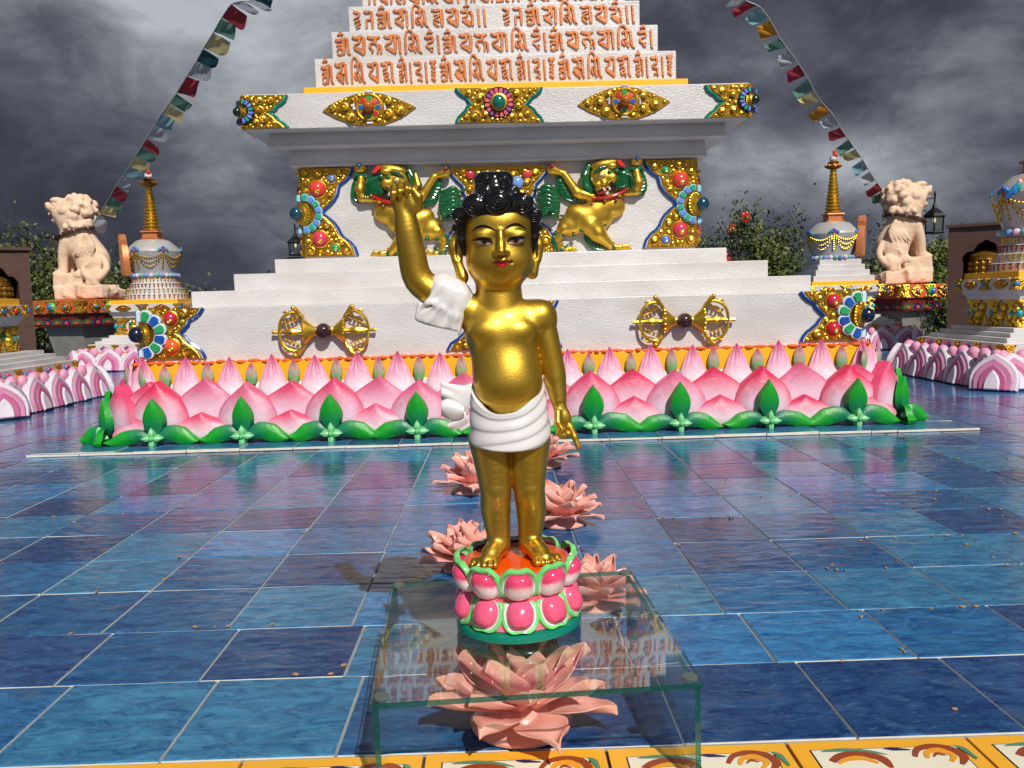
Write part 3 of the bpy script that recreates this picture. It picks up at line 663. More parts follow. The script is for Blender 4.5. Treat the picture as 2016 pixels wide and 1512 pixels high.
lf = leaf_mb(.128, .215, .022, S(14, 110, 84), GB).mesh('leaf', LB)
def side_leaf(sgn, sag):
    m = MB(); pts = [(0, .045), (.07, .075), (.14, .066), (.205, .040), (.258, .045+sag)]; ws = [(0,.022),(.25,.042),(.55,.046),(.8,.028),(1,0)]
    P = spline([(p[0]*sgn, 0, p[1]) for p in pts], 5); n = len(P)
    for i in range(n-1): pass
    def fn(u, v):
        k = min(n-1, int(round(v*(n-1)))); p = P[k]; s = max(-1, min(1, (u-.5)*2.5)); hw = tab(v, ws)
        t = (P[min(k+1, n-1)]-P[max(k-1, 0)]).normalized(); nn = Vector((-t.z, 0, t.x))
        y = -.018*(1-s*s)-.004; 
        if abs(u-.5) > .46: y = .03
        q = p+nn*(hw*s); return (q.x, y, max(.002, q.z))
    m.grid(fn, 8, n-1, colf=lambda u, v: mix(S(14, 104, 84), GB, sm(.1, .6, v))); return m.mesh('leaf', LB)
sleafs = [side_leaf(s_, g_) for s_ in (-1, 1) for g_ in (0, -.012)]
fm = MB()
for a in (0, 90, -90, 180):
    q = leaf_mb(.044, .062 if a != 180 else .07, .016, S(110, 200, 128), S(128, 208, 140), 4, 6)
    fm.join(q, Matrix.Rotation(R(a), 4, 'Y'))
fm.ell((0, -.012, 0), (.014, .014, .014), c=S(96, 180, 116), nu=8, nv=6)
flow = fm.mesh('leaf_bud', LB)
CELL = .4865; rn = random.Random(21)
def put(name, me, M4, jit=.04):
    o = link(name, me, None); s_ = 1+rn.uniform(-jit, jit)
    o.parent = lotus; o.matrix_parent_inverse = Matrix()
    o.matrix_basis = M4 @ Matrix.Diagonal((s_, 1, 1+rn.uniform(-jit, jit), 1)); return o
for side, ks in ((0, range(-4, 5)), (1, range(-4, -1)), (3, range(2, 5))):
    Xs = Matrix.Translation((X0, Y0, 0)) @ Matrix.Rotation(side*math.pi/2, 4, 'Z')
    tr = lambda x, y, z: Xs @ Matrix.Translation((x, y, z))
    for k in ks:
        x = k*CELL+rn.uniform(-.01, .01)
        put('petal', rn.choice(bigs), tr(x, -2.27, .0) @ Matrix.Rotation(R(rn.uniform(-2, 2)), 4, 'Y')); put('leaf', lf, tr(x+rn.uniform(-.006, .006), -2.365, .07) @ Matrix.Rotation(R(8+rn.uniform(-3, 3)), 4, 'X'))
        put('leaf', sleafs[rn.randrange(2)], tr(x-.01, -2.355, 0), .1); put('leaf', sleafs[2+rn.randrange(2)], tr(x+.01, -2.355, 0), .1); put('leaf_bud', flow, tr(x, -2.40, .06))
        put('bud', tall, tr(x-CELL/4, -2.15, .245)); put('bud', tall, tr(x+CELL/4, -2.15, .245)); put('bud', small, tr(x, -2.15, .325), .08)
        if k < 4: 
            put('petal', rn.choice(mids), tr(x+CELL/2+rn.uniform(-.012, .012), -2.225, .045) @ Matrix.Rotation(R(rn.uniform(-3, 3)), 4, 'Y')); put('petal', rn.choice(lows), tr(x+CELL/2+rn.uniform(-.012, .012), -2.285, 0), .07); put('bud', small, tr(x+CELL/2, -2.15, .325), .08)
for sx, ang in ((-1, -45), (1, 45)):
    Xc = Matrix.Translation((X0+sx*2.13, Y0-2.13, 0)) @ Matrix.Rotation(R(ang), 4, 'Z')
    tr = lambda x, y, z: Xc @ Matrix.Translation((x, y, z))
    put('petal', big, tr(0, -.10, 0)); put('leaf', lf, tr(0, -.195, .06)); put('leaf_bud', flow, tr(0, -.225, .055))
    for s_ in (0, 2): put('leaf', sleafs[s_], tr(0, -.19, 0) @ Matrix.Rotation(R(40 if s_ == 0 else -40), 4, 'Z') @ Matrix.Diagonal((.6, 1, 1, 1)))
    put('bud', tall, tr(0, .02, .245)); put('bud', small, tr(-.1, .0, .325)); put('bud', small, tr(.1, .0, .325))
    for s2 in (-1, 1):
        Xd = Matrix.Translation((X0+sx*2.19, Y0-2.19, 0)) @ Matrix.Rotation(R(0 if s2*sx < 0 else 90*sx), 4, 'Z')
        dx = -.17*sx if s2*sx < 0 else .17*sx
        put('petal', mid_, Xd @ Matrix.Translation((dx, -.04, .045))); put('petal', low, Xd @ Matrix.Translation((dx*1.0, -.10, 0)))
# raised course of tiles round the lotus base
ts = MB(); rr = random.Random(9)
for side in range(4):
    Xs = Matrix.Translation((X0, Y0, 0)) @ Matrix.Rotation(side*math.pi/2, 4, 'Z'); x = -2.56
    while x < 2.5:
        a, b_ = x+.002, x+.28; zt_ = .016+rr.uniform(-.0025, .0025); c = (.8+.19*rr.random(), rr.random(), rr.random()); o_ = len(ts.v); y0 = -2.545+rr.uniform(-.005, .005)
        tx = rr.gauss(0, .002)
        vs = [(a,y0,zt_),(b_,y0,zt_+tx),(b_,-2.1,zt_+tx),(a,-2.1,zt_)]
        ts.add(vs+[(p[0], p[1], .003) for p in vs], [(0,1,2,3)], 0, c, Xs)
        for i in range(4): ts.f.append((o_+i, o_+4+i, o_+4+(i+1)%4, o_+(i+1)%4)); ts.m.append(1)
        x += .2825
tag(ts.build('tile_step', [TILE, PORC], recalc=True), kind='structure')
# ============================================================ gold ornaments on the stupa front
def curl(m, x, z, r, w_, turns, a0, sgn, T, depth, n=13):
    """a small raised scroll"""
    P, rad = [], []
    for i in range(n):
        t = i/(n-1); a = a0+sgn*turns*2*math.pi*t; q = r*(1-.82*t)
        P.append(T(x+q*math.cos(a), z+q*math.sin(a), depth*(.6+.5*t))); rad.append(w_*(.7+.5*t))
    m.tube(P, rad, 5, 0, GC); m.ell(T(x, z, depth*1.1), w_*1.6, 0, GC, nu=6, nv=4)
GC = (.80, .50, .06)
def filigree(m, poly, T, size, seed, keep=None, base=.012):
    """scrolls and beads filling a flat outline; T(x, z, height above the face) -> world"""
    rg = random.Random(seed); xs = [p[0] for p in poly]; zs = [p[1] for p in poly]; done = []
    def free(x, z, r): return all((x-a)**2+(z-b)**2 > (.82*(r+q))**2 for a, b, q in done) and not (keep and keep(x, z, r))
    for r, tries in ((size*1.25, 500), (size*.95, 500), (size*.7, 600), (size*.48, 700), (size*.28, 700)):
        for _ in range(tries):
            x, z = rg.uniform(min(xs), max(xs)), rg.uniform(min(zs), max(zs))
            if inside(x, z, poly) and edge_dist(x, z, poly) > r*.82 and free(x, z, r):
                done.append((x, z, r))
                if r > size*.4: curl(m, x, z, r*.84, r*.22, rg.uniform(.95, 1.3), rg.uniform(0, 6.3), rg.choice((-1, 1)), T, base+r*.42)
                else: m.ell(T(x, z, base), r*.95, 0, GC, nu=7, nv=5)
    return done
def front_frame(Y):
    return lambda x, z, d=0.0: Vector((x, Y-d, z))
def px2(P, Y): return [(at(u, v, Y).x, at(u, v, Y).z) for u, v in P]
def plate(m, poly, T, h, c=(.46,.24,.025), mat=0):  # darker default gold stands in for shade between the scrolls
    P = [T(x, z, h) for x, z in poly]; m.prism(P, T(0, 0, -.003)-T(0, 0, h), mat, c, bev=.004)
def offset_poly(poly, d):
    o = []; n = len(poly); A = sum(poly[i][0]*poly[(i+1) % n][1]-poly[(i+1) % n][0]*poly[i][1] for i in range(n)); sg = 1 if A > 0 else -1
    for i in range(n):
        (ax, az), (bx, bz), (cx_, cz) = poly[i-1], poly[i], poly[(i+1) % n]
        n1 = Vector((bz-az, ax-bx)); n2 = Vector((cz-bz, bx-cx_)); n1 = n1.normalized() if n1.length else n1; n2 = n2.normalized() if n2.length else n2
        k = n1+n2; k = k.normalized() if k.length > .2 else n1
        o.append((bx+sg*k.x*d/max(.45, k.dot(n1) if n1.length else 1), bz+sg*k.y*d/max(.45, k.dot(n1) if n1.length else 1)))
    return o
BLUE, SKYB, NAVY, GRN, RED, CORAL, AMB, TEAL = S(36, 92, 178), S(110, 150, 214), S(22, 40, 86), S(20, 140, 92), S(190, 36, 48), S(226, 84, 64), S(196, 104, 24), S(8, 104, 100)
def gem(m, p, r, c, T=None, swirl=True, gold=None):
    m.ell(p, (r, r*.75, r), 0, c, 14, 10)
    if gold is not None and swirl:
        q = Vector(p); F = lambda x, z, d=0: Vector((q.x+x, q.y-r*.62-d*.2, q.z+z)); curl(gold, r*.15, -r*.3, r*.42, r*.13, 1.2, 1.0, 1, F, .004, 10)
    return m
def petals_fan(m, ce, ax, up, r0, r1, n, a0, a1, cols, edge, thick=.016, wide=1.0):
    """a ring or half ring of enamelled petals round ce in the plane of ax and up"""
    nrm = Vector((0, -1, 0))
    for i in range(n):
        a = lerp(a0, a1, (i+.5)/n); da = (a1-a0)/n*.5*wide
        for k, (g, rr0, rr1, h) in enumerate(((1.0, r0, r1, thick*.7), (.76, r0+.08*(r1-r0), r0+.86*(r1-r0), thick))):
            P = []
            for t, q in ((-1, rr0), (-1, lerp(rr0, rr1, .78)), (-.62, lerp(rr0, rr1, .95)), (-.25, rr1), (.25, rr1), (.62, lerp(rr0, rr1, .95)), (1, lerp(rr0, rr1, .78)), (1, rr0)):
                b = a+da*t*g*.97; P.append(ce+ax*(q*math.cos(b))+up*(q*math.sin(b))+nrm*h)
            m.prism(P, nrm*(-h-.002), 0, edge if k == 0 else cols[i % len(cols)], bev=.003)
EN = M('enamel_colours', None, .2, bump=(60, .15, .002), coat=.3)
def outline(m, pts, T, r, h, c): m.tube([T(x, z, h) for x, z in pts], r, 6, 0, c)

# ---- the two eye shaped plaques and the centre plaque of the fascia
Yf = Y0-W['c3']; Tf = front_frame(Yf)
def crop(ox, oy, k, P): return [(ox+x/k, oy+y/k) for x, y in P]
eyeP = px2(crop(900, 150, 4.688, [(1110,270),(1180,212),(1280,160),(1400,118),(1530,96),(1660,112),(1790,152),(1890,196),(1965,236),(1880,300),(1790,350),(1660,396),(1510,410),(1360,388),(1220,332)]), Yf)
ec = at(1228.5, 201.5, Yf); er = 112/4.688*Yf/FPX
pl = MB(); plate(pl, eyeP, Tf, .012); filigree(pl, eyeP, Tf, .034, 3, keep=lambda x, z, r: math.hypot(x-ec.x, z-ec.z) < er+r*.8)
ring = [Tf(ec.x+er*math.cos(a*math.pi/16), ec.z+er*math.sin(a*math.pi/16), .026) for a in range(33)]; pl.tube(ring, .008, 6, 0, GC); pl.lathe([(er, 0), (er*.98, .018), (0, .02)], 24, 0, GC, X=Matrix.Translation((ec.x, Yf, ec.z)) @ Matrix.Rotation(R(90), 4, 'X'))
eye = pl.build('eye_plaque', GOLDR, stupa)
g_ = MB(); petals_fan(g_, Vector((ec.x, Yf-.018, ec.z)), Vector((1,0,0)), Vector((0,0,1)), er*.46, er*.95, 8, R(22), R(382), [S(226,92,84), S(30,160,84), S(190,36,48), S(36,92,178), S(120,30,20), S(30,160,84), S(190,36,48), S(36,92,178)], S(196,150,40), .012, .9)
g_.build('petal_ring', EN, eye); b_ = MB(); b_.ell((ec.x, Yf-.05, ec.z), (er*.44, .05, er*.44), 0, (1,1,1), 20, 14); b_.build('bead', M('amber_enamel', S(184, 98, 20), .2, var=.2, vscale=20), eye)
w2 = MB()
for dx, dz in ((0, er*1.22), (0, -er*1.22), (-er*1.24, .004), (er*1.24, 0)):
    for s_ in (-1, 0, 1): w2.ell(Tf(ec.x+dx+(s_*.013 if dx == 0 else 0), ec.z+dz+(s_*.013 if dx else 0), .022), .009, nu=7, nv=5)
w2.build('pearl', M('pearl', S(196, 188, 204), .25), eye)
el = at(728, 213, Yf); copy_tree(eye, stupa, Matrix.Translation((el.x-ec.x, 0, el.z-ec.z)))
def plaque(name, poly, T, size, seed, parent, edge_pts, edge_cols, keep=None, h=.014, er_=(.010, .006)):
    p_ = MB(); plate(p_, poly, T, h); filigree(p_, poly, T, size, seed, keep, h)
    o = p_.build(name, GOLDR, parent)
    e_ = MB()
    for (pts, c, r) in zip(edge_pts, edge_cols, er_):
        outline(e_, pts, T, r, .008, c)
    e_.build('painted_edge', EN, o); return o
cpL = crop(900, 150, 4.688, [(5,115),(25,150),(60,180),(100,200),(120,235),(143,262),(112,285),(95,320),(62,355),(30,385),(10,432)])
cpR = crop(900, 150, 4.688, [(775,432),(752,385),(715,350),(690,312),(660,290),(622,262),(655,228),(680,192),(720,172),(750,140),(762,106)])
L_, R_ = px2(cpL, Yf), px2(cpR, Yf); cc = at(900+385/4.688, 150+254/4.688, Yf); cr_ = .115*.95
def edges(pts, d): 
    s_ = -1 if pts[0][0] < sum(p[0] for p in pts)/len(pts)+9e9 else 1
    return pts
cpoly = L_+R_
cpl = plaque('centre_plaque', cpoly, Tf, .034, 5, stupa, [[(x-.012, z) for x, z in L_], [(x-.004, z) for x, z in L_]], [TEAL, S(120, 190, 150)], keep=lambda x, z, r: math.hypot(x-cc.x, z-cc.z) < .075+r)
e2 = MB(); outline(e2, [(x+.012, z) for x, z in R_], Tf, .010, .008, TEAL); outline(e2, [(x+.004, z) for x, z in R_], Tf, .006, .008, S(120, 190, 150)); e2.build('painted_edge', EN, cpl)
def rosette(ce, nrm_y, r, cols, edge, beadc, parent, n=16):
    q = MB(); c0 = Vector(ce); q.lathe([(r*1.06, 0), (r*1.0, .02), (r*.5, .024), (0, .024)], 28, 0, edge, Matrix.Translation(c0) @ Matrix.Rotation(R(90), 4, 'X'))
    petals_fan(q, c0+Vector((0, -.018, 0)), Vector((1,0,0)), Vector((0,0,1)), r*.56, r*.96, n, 0, 2*math.pi, cols, edge, .018)
    o = q.build('rosette', EN, parent)
    h_ = MB(); h_.lathe([(r*.56, .02), (r*.54, .05), (r*.40, .055), (0, .055)], 24, X=Matrix.Translation(c0) @ Matrix.Rotation(R(90), 4, 'X')); h_.build('rosette_cup', GOLD, parent)
    b = MB(); b.ell(c0+Vector((0, -.055, 0)), (r*.42, .035, r*.46), 0, beadc, 18, 12); b.build('bead', EN, parent); return o
rosette((cc.x, Yf, cc.z), -1, .098, [S(226,110,84), S(206,90,130), S(150,80,140), S(226,100,110)], S(60,28,70), S(10,108,92), cpl)
# ---- corner ornaments: a front half and its mirror image on the side face, a boss on the corner itself
def corner(name, poly, inner, Y, cx_, size, seed, gems, fan, boss, ecols, sx, hgt=.016):
    """sx=-1: left corner. poly (x,z) outline, inner: the scalloped edge points"""
    T = front_frame(Y); gm_ = MB(); parts = []
    kp = lambda x, z, r: any(math.hypot(x-a, z-b) < q*1.08+r*.9 for a, b, q, c in gems) or math.hypot(x-cx_, z-fan[0]) < fan[2]*.98+r*.8
    plate(gm_, poly, T, hgt); filigree(gm_, poly, T, size, seed, kp, hgt)
    d = -sx  # the inner edge lies towards the middle
    e_ = MB()
    for k, (off, c, r) in enumerate(((.016, ecols[0], .011), (.004, ecols[1], .007))):
        outline(e_, [(x+d*off, z) for x, z in inner], T, r, .008, c)
    parts.append(('painted_edge', e_))
    outline(gm_, [(x-d*.012, z) for x, z in inner], T, .006, hgt, GC)
    for a, b, q, c in gems:
        e_ = MB(); gem(e_, (a, Y-hgt-.006, b), q, c, gold=gm_); parts.append(('gem', e_)); gm_.tube([T(a+q*1.08*math.cos(t*math.pi/10), b+q*1.08*math.sin(t*math.pi/10), hgt+.004) for t in range(21)], .0065, 5, 0, GC)
    e_ = MB(); petals_fan(e_, Vector((cx_, Y-hgt-.004, fan[0])), Vector((d, 0, 0)), Vector((0, 0, 1)) , fan[1], fan[2], fan[3], -math.pi/2, math.pi/2, fan[4], fan[5], .03); parts.append(('petal_fan', e_))
    # mirror image on the other face
    mir = Matrix(((0, d*1, 0, 0), (d, 0, 0, 0), (0, 0, 1, 0), (0, 0, 0, 1)))
    Xm = Matrix.Translation((cx_, Y, 0)) @ mir @ Matrix.Translation((-cx_, -Y, 0))
    g2 = MB(); g2.join(gm_); g2.join(gm_, Xm)
    o = g2.build(name, GOLDR, stupa)
    for nm, e_ in parts:
        e_.build(nm, EN, o); q_ = MB(); q_.join(e_, Xm); q_.build(nm, EN, o)
    ax = Vector((sx, -1, 0)).normalized(); Q = ax.to_track_quat('Z', 'Y').to_matrix().to_4x4(); Q.translation = Vector((cx_, Y, fan[0]))
    r, ln, br, bc = boss
    h_ = MB(); h_.lathe([(r*1.05, 0), (r*1.08, ln*.25), (r*.82, ln*.5), (r*.80, ln*.85), (r*.9, ln), (r*.6, ln+.01), (0, ln+.01)], 24, X=Q)
    for i in range(22):
        a = i/22*2*math.pi; h_.ell(Q @ Vector((r*1.02*math.cos(a), r*1.02*math.sin(a), ln*.12)), r*.11, nu=6, nv=4)
    h_.build('boss', GOLD, o)
    b = MB(); b.ell(Q @ Vector((0, 0, ln+br*.45)), br, 0, bc, 20, 14); b.build('bead', EN, o)
    return o
# plinth corners
Yp = Y0-W['plinth']; sxl = X0-W['plinth']; sxr = X0+W['plinth']
pin = px2(crop(160, 560, 3.36, [(790,156),(770,188),(742,215),(705,235),(695,262),(672,290),(640,325),(672,345),(698,380),(735,408),(765,428),(790,455),(806,486)]), Yp)
pol = [(sxl, px2([(284, 606)], Yp)[0][1])]+pin+[(sxl, px2([(284, 708)], Yp)[0][1])]
pz = lambda u, v: at(u, v, Yp)
g1, g2_ = pz(160+597/3.36, 560+228/3.36), pz(160+607/3.36, 560+412/3.36)
fz = pz(285, 560+332/3.36).z
mirx = lambda P: [(2*X0-x, z) for x, z in P]
PETB = [S(26,84,170), S(40,150,84), S(24,74,160), S(44,156,92)]
for sx in (-1, 1):
    q = (lambda P: P) if sx < 0 else mirx
    gems = [(q([(g1.x, g1.z)])[0][0], g1.z, .040, S(190,36,66)), (q([(g2_.x, g2_.z)])[0][0], g2_.z, .042, S(226,90,40) if sx < 0 else S(190,30,50))]
    corner('corner_ornament', q(pol), q(pin), Yp, sxl if sx < 0 else sxr, .03, 31+sx, gems, (fz, .075, .145, 6, PETB, S(206,220,232)), (.068, .022, .046, S(18, 30, 56)), (S(24,62,130), S(220,226,232)), sx)
# body corners
Yb = Y0-W['body']; bxr = X0+W['body']; bxl = X0-W['body']
bin_ = px2(crop(1260, 300, 7.5625, [(92,130),(110,190),(150,255),(210,310),(290,360),(310,420),(330,500),(385,585),(450,650),(545,725),(548,800),(470,860),(400,930),(350,1010),(318,1090),(275,1150),(190,1215),(120,1310),(88,1425)]), Yb)
ztop = Z['c1b']-.002
bpol = bin_+[(bxr, bin_[-1][1]), (bxr, ztop), (bin_[0][0]-.01, ztop)]
bz = lambda x, y: at(1260+x/7.5625, 300+y/7.5625, Yb)
gl = [((370,275), .026, S(20,150,96)), ((590,420), .052, S(214,60,56)), ((590,1155), .050, S(206,56,84)), ((370,1305), .028, S(70,120,200))]
for sx in (1, -1):
    q = (lambda P: P) if sx > 0 else mirx
    gems = [(q([(bz(*p).x, 0)])[0][0], bz(*p).z, r, c) for p, r, c in gl]
    if sx < 0: gems = [(a, b, r, (S(70,120,200) if i == 0 else S(20,150,96) if i == 3 else c)) for i, (a, b, r, c) in enumerate(gems)]
    corner('corner_ornament', q(bpol), q(bin_), Yb, bxr if sx > 0 else bxl, .030, 41+sx, gems, (bz(800, 775).z, .085, .132, 8, [S(96,136,212), S(40,160,120)], S(150,200,226)), (.072, .034, .046, S(14, 62, 84)), (S(30,66,140), S(196,206,220)), sx)
# fascia corners
fxl, fxr = X0-W['c3'], X0+W['c3']
fin = px2(crop(440, 140, 3.476, [(418,166),(405,200),(382,222),(356,236),(345,258),(322,274),(293,286),(322,302),(350,318),(368,345),(402,364),(428,390)]), Yf)
fpol = [(fxl, Z['c3']-.008)]+fin+[(fxl, Z['c3b']+.006)]
fzz = at(482, 140+285/3.476, Yf).z
for sx in (-1, 1):
    q = (lambda P: P) if sx < 0 else mirx
    corner('corner_ornament', q(fpol), q(fin), Yf, fxl if sx < 0 else fxr, .028, 51+sx, [], (fzz, .042, .078, 8, [S(96,130,216), S(30,160,130), S(120,150,226)], S(60,40,70)), (.040, .026, .029, S(18, 40, 34)), (S(20,120,104), S(120,180,140)), sx)
# centre ornaments of body and plinth, partly behind the statue
cin = px2([(888,329),(893,345),(905,358),(914,366),(918,384),(928,398),(942,407),(930,420),(916,432),(908,446),(895,455),(886,470),(880,506)], Yb)
tot_ = cin+[(2*X0-x, z) for x, z in reversed(cin)]
tot_ = [(x, min(z, ztop)) for x, z in tot_]; zc0 = at(985, 407, Yb).z
cb = plaque('centre_plaque', tot_, front_frame(Yb), .032, 61, stupa, [[(x-.014, z) for x, z in cin], [(x-.003, z) for x, z in cin]], [S(30,66,140), S(200,210,222)], keep=lambda x, z, r: math.hypot(x-X0, z-zc0) < .11+r)
e2 = MB(); 
for off, c, r in ((.014, S(30,66,140), .010), (.003, S(200,210,222), .006)): outline(e2, [(2*X0-x+off, z) for x, z in cin], front_frame(Yb), r, .008, c)
for u, v, r, c in ((925, 344, .034, S(190,50,60)), (1038, 342, .036, S(206,70,60)), (1018, 360, .045, SKYB), (950, 362, .045, SKYB)):
    p = at(u, v, Yb-.02); gem(e2, p, r, c)
e2.build('enamel', EN, cb)
rosette((X0, Yb, zc0), -1, .12, [S(96,136,212), S(40,160,120)], S(150,190,220), S(14,62,84), cb, 12)
pc = px2([(886,690),(893,676),(906,668),(918,656),(930,643),(922,632),(906,620),(893,606),(888,597)], Yp)
ppoly = pc+[(2*X0-x, z) for x, z in reversed(pc)]
pcb = plaque('centre_plaque', ppoly, front_frame(Yp), .03, 71, stupa, [[(x-.014, z) for x, z in pc], [(x-.003, z) for x, z in pc]], [S(30,66,140), S(200,210,222)], keep=lambda x, z, r: math.hypot(x-X0, z-fz) < .1+r)
e2 = MB()
for off, c, r in ((.014, S(30,66,140), .010), (.003, S(200,210,222), .006)): outline(e2, [(2*X0-x+off, z) for x, z in pc], front_frame(Yp), r, .008, c)
e2.build('painted_edge', EN, pcb)
rosette((X0, Yp, fz), -1, .11, PETB, S(206,220,232), S(18,30,56), pcb, 12)
# ---- crossed-prong sceptres (one built, one copied)
v0 = at(640.6, 651, Yp); q = MB(); pxm = Yp/FPX
Tv = lambda x, z, d: Vector((v0.x+x*pxm, Yp-d, v0.z+z*pxm))
for s_ in (-1, 1):
    X_ = Matrix.Translation((v0.x, Yp-.035, v0.z)) @ Matrix.Rotation(R(90*s_), 4, 'Y') @ Matrix.Diagonal((1, .62, 1, 1))
    q.lathe([(5*pxm, 8*pxm), (9*pxm, 14*pxm), (8*pxm, 18*pxm), (13*pxm, 24*pxm), (22*pxm, 34*pxm), (25*pxm, 38*pxm), (22*pxm, 41*pxm), (10*pxm, 42*pxm), (0, 43*pxm)], 20, X=X_)
    for i in range(14):
        a = i/14*2*math.pi; q.ell(X_ @ Vector((23.5*pxm*math.cos(a), 23.5*pxm*math.sin(a), 39*pxm)), 2.1*pxm, nu=6, nv=4)
    for sz in (-1, 1):
        P = spline([(s_*40, sz*24, .03), (s_*46, sz*34, .035), (s_*58, sz*38, .04), (s_*72, sz*33, .045), (s_*83, sz*20, .045), (s_*87, 0, .04)], 5)
        q.tube([Tv(*p) for p in P], [4.2*pxm*(1-.35*i/len(P)) for i in range(len(P))], 8)
        P = spline([(s_*48, sz*34, .035), (s_*52, sz*42, .045), (s_*57, sz*46, .05)], 4); q.tube([Tv(*p) for p in P], [5*pxm*(1-.3*i/len(P)) for i in range(len(P))], 7); q.ell(Tv(s_*57, sz*46, .05), 4.8*pxm, nu=8, nv=6)
        P = spline([(s_*66, sz*37, .045), (s_*73, sz*39, .045), (s_*78, sz*36, .045)], 4); q.tube([Tv(*p) for p in P], [3.6*pxm, 3.2*pxm, 3*pxm, 2.8*pxm, 2.4*pxm, 2*pxm, 1.5*pxm, 1*pxm, .6*pxm][:len(P)], 6)
        for k in range(4):
            a = s_*(54+k*7.5); q.tube([Tv(a, sz*(31-k*3.2), .035), Tv(a-s_*3, sz*(25-k*3), .035), Tv(a+s_*2, sz*(21-k*2.8), .035)], [3.2*pxm, 2.4*pxm, .8*pxm], 6)
    P = [(40, 4), (50, 5), (58, 8), (63, 9.5), (70, 7), (80, 4.2), (94, 3.6), (98, 4.6), (101, 4)]
    q.tube([Tv(s_*a, 0, .035) for a, r in P], [r*pxm*.9 for a, r in P], 8)
vaj = q.build('sceptre', GOLD, stupa)
b = MB(); b.ell(Tv(0, 0, .055), 15.5*pxm, 0, (1,1,1), 22, 16); b.build('bead', M('dark_agate', S(52, 30, 36), .12, var=.5, vscale=16, var2=S(110, 84, 80)), vaj)
v1 = at(1344, 631, Yp); copy_tree(vaj, stupa, Matrix.Translation((v1.x-v0.x, 0, v1.z-v0.z)))

# ---- snow lions in relief, the right one sculpted, the left one its mirror image
Ks = 1/7.56
lc = at(1040+950*Ks, 310+750*Ks, Yb); kx = Ks*Yb/FPX
LX = Matrix.Translation((lc.x, Yb, lc.z)) @ Matrix.Rotation(R(-1.5), 4, 'Y') @ Matrix.Diagonal((kx, kx, kx, 1)) @ Matrix.Translation((-950, 0, 750))
lp = lambda x, y, d=0: (x, -d, -y)
s = SDF(11)
s.ell(lp(640,985,30), (200,120,170), 40).ell(lp(850,900,50), (320,140,170), 50, roty(28)).ell(lp(1190,730,50), (245,135,190), 50, roty(15)).ell(lp(1010,820,60), (230,130,195), 50).ell(lp(1090,900,60), (150,110,150), 40)
s.chain([lp(510,1040,40), lp(430,1160,45), lp(455,1330,45)], [100, 55, 42], 30).chain([lp(470,1345,40), lp(540,1350,60)], [45, 48], 20)
s.chain([lp(900,1010,70), lp(1010,1140,80), lp(1190,1320,70)], [150, 120, 58], 40).chain([lp(1210,1340,60), lp(1330,1350,80)], [48, 46], 20)
for k in range(4):
    s.chain([lp(560,1340-k*12+10,60), lp(650+k*16,1290+k*32,70)], [22, 15], 8); s.chain([lp(1330,1335+k*9,80), lp(1440+k*14,1320+k*20,90)], [22, 15], 8)
s.chain([lp(940,600,60), lp(730,530,90), lp(550,250,100)], [85, 72, 52], 25).chain([lp(500,230,100), lp(380,190,110)], [46, 75], 20)
s.chain([lp(1400,560,60), lp(1600,550,90), lp(1625,430,100), lp(1605,270,100)], [60, 62, 70, 52], 25).ell(lp(1610,130,100), (95,60,72), 20)
s.ell(lp(1110,330,120), (190,110,180), 30).ell(lp(1150,150,120), (210,90,70), 25, roty(-8)).ell(lp(1230,350,170), (90,70,80), 30).ell(lp(1090,500,150), (110,70,60), 25).ell(lp(1110,430,230), (50,45,40), 14).ell(lp(1020,445,215), (40,40,34), 12)
s.ell(lp(1080,320,215), (55,30,52), 10).ell(lp(1240,190,190), (80,50,50), 25)
s.chain([lp(1010,560,190), lp(1130,520,225), lp(1250,430,200)], [14, 22, 30], 10, 's')
lion = s.mb(LX).build('snow_lion', GOLD, stupa, sharp=0)
GRNP = M('green_enamel', S(6, 88, 46), .18, bump=(70, .3, .003), var=.2, vscale=20, coat=.5)
def fringe(m, P, n, ln, wd, d0, side):
    Q = spline([lp(*p, d0) for p in P], 8)
    for i in range(n):
        t = (i+.5)/n*(len(Q)-1.01); k = int(t); p = Q[k].lerp(Q[k+1], t-k); tg = (Q[k+1]-Q[k]).normalized(); nn = Vector((tg.z, 0, -tg.x))*side
        e = p+(nn*.85+tg*.55).normalized()*ln*1.6*random.uniform(.85, 1.15); mid = (p+e)/2+Vector((0, -18, 0))+nn*10
        m.tube(spline([p, mid, e], 4), [wd*.8, wd*.9, wd*.9, wd*.85, wd*.75, wd*.6, wd*.4, wd*.2, 2][:9], 6, X=LX, flat=.55)
    m.tube(Q, [wd*.8]*len(Q), 6, X=LX, flat=.7)
mn = SDF(12)
mn.ell(lp(1400,370,110), (150,90,160), 30).chain([lp(1440,420,110), lp(1560,560,110)], [80, 20], 20).chain([lp(1330,460,110), lp(1460,500,110)], [70, 40], 20).chain([lp(920,160,70), lp(850,300,90), lp(870,480,90), lp(950,590,90)], [50, 62, 75, 50], 25)
mn.ell(lp(1200,280,220), (42,36,36), 12).ell(lp(1300,265,205), (46,36,40), 12).chain([lp(990,270,210), lp(1060,220,235), lp(1150,205,230)], [22, 30, 22], 10).chain([lp(950,640,90), lp(1100,610,120)], [40, 26], 10)
mm = mn.mb(LX); 
for k in range(7): mm.tube([LX @ Vector(lp(*p)) for p in spline([(1310+k*26,250+k*10,185),(1370+k*26,380,195),(1350+k*34,520+k*10,150)], 5)], .004, 5)
mm.build('mane', GRNP, lion, sharp=0)
fr = MB()
fringe(fr, [(530,200),(460,320),(490,480),(560,600),(700,650),(860,640)], 15, 95, 30, 55, -1)
fr.tube([LX @ Vector(lp(470,215,90)), LX @ Vector(lp(520,245,110))], .015, 7); fr.build('fringe', GRNP, lion); fr = MB()
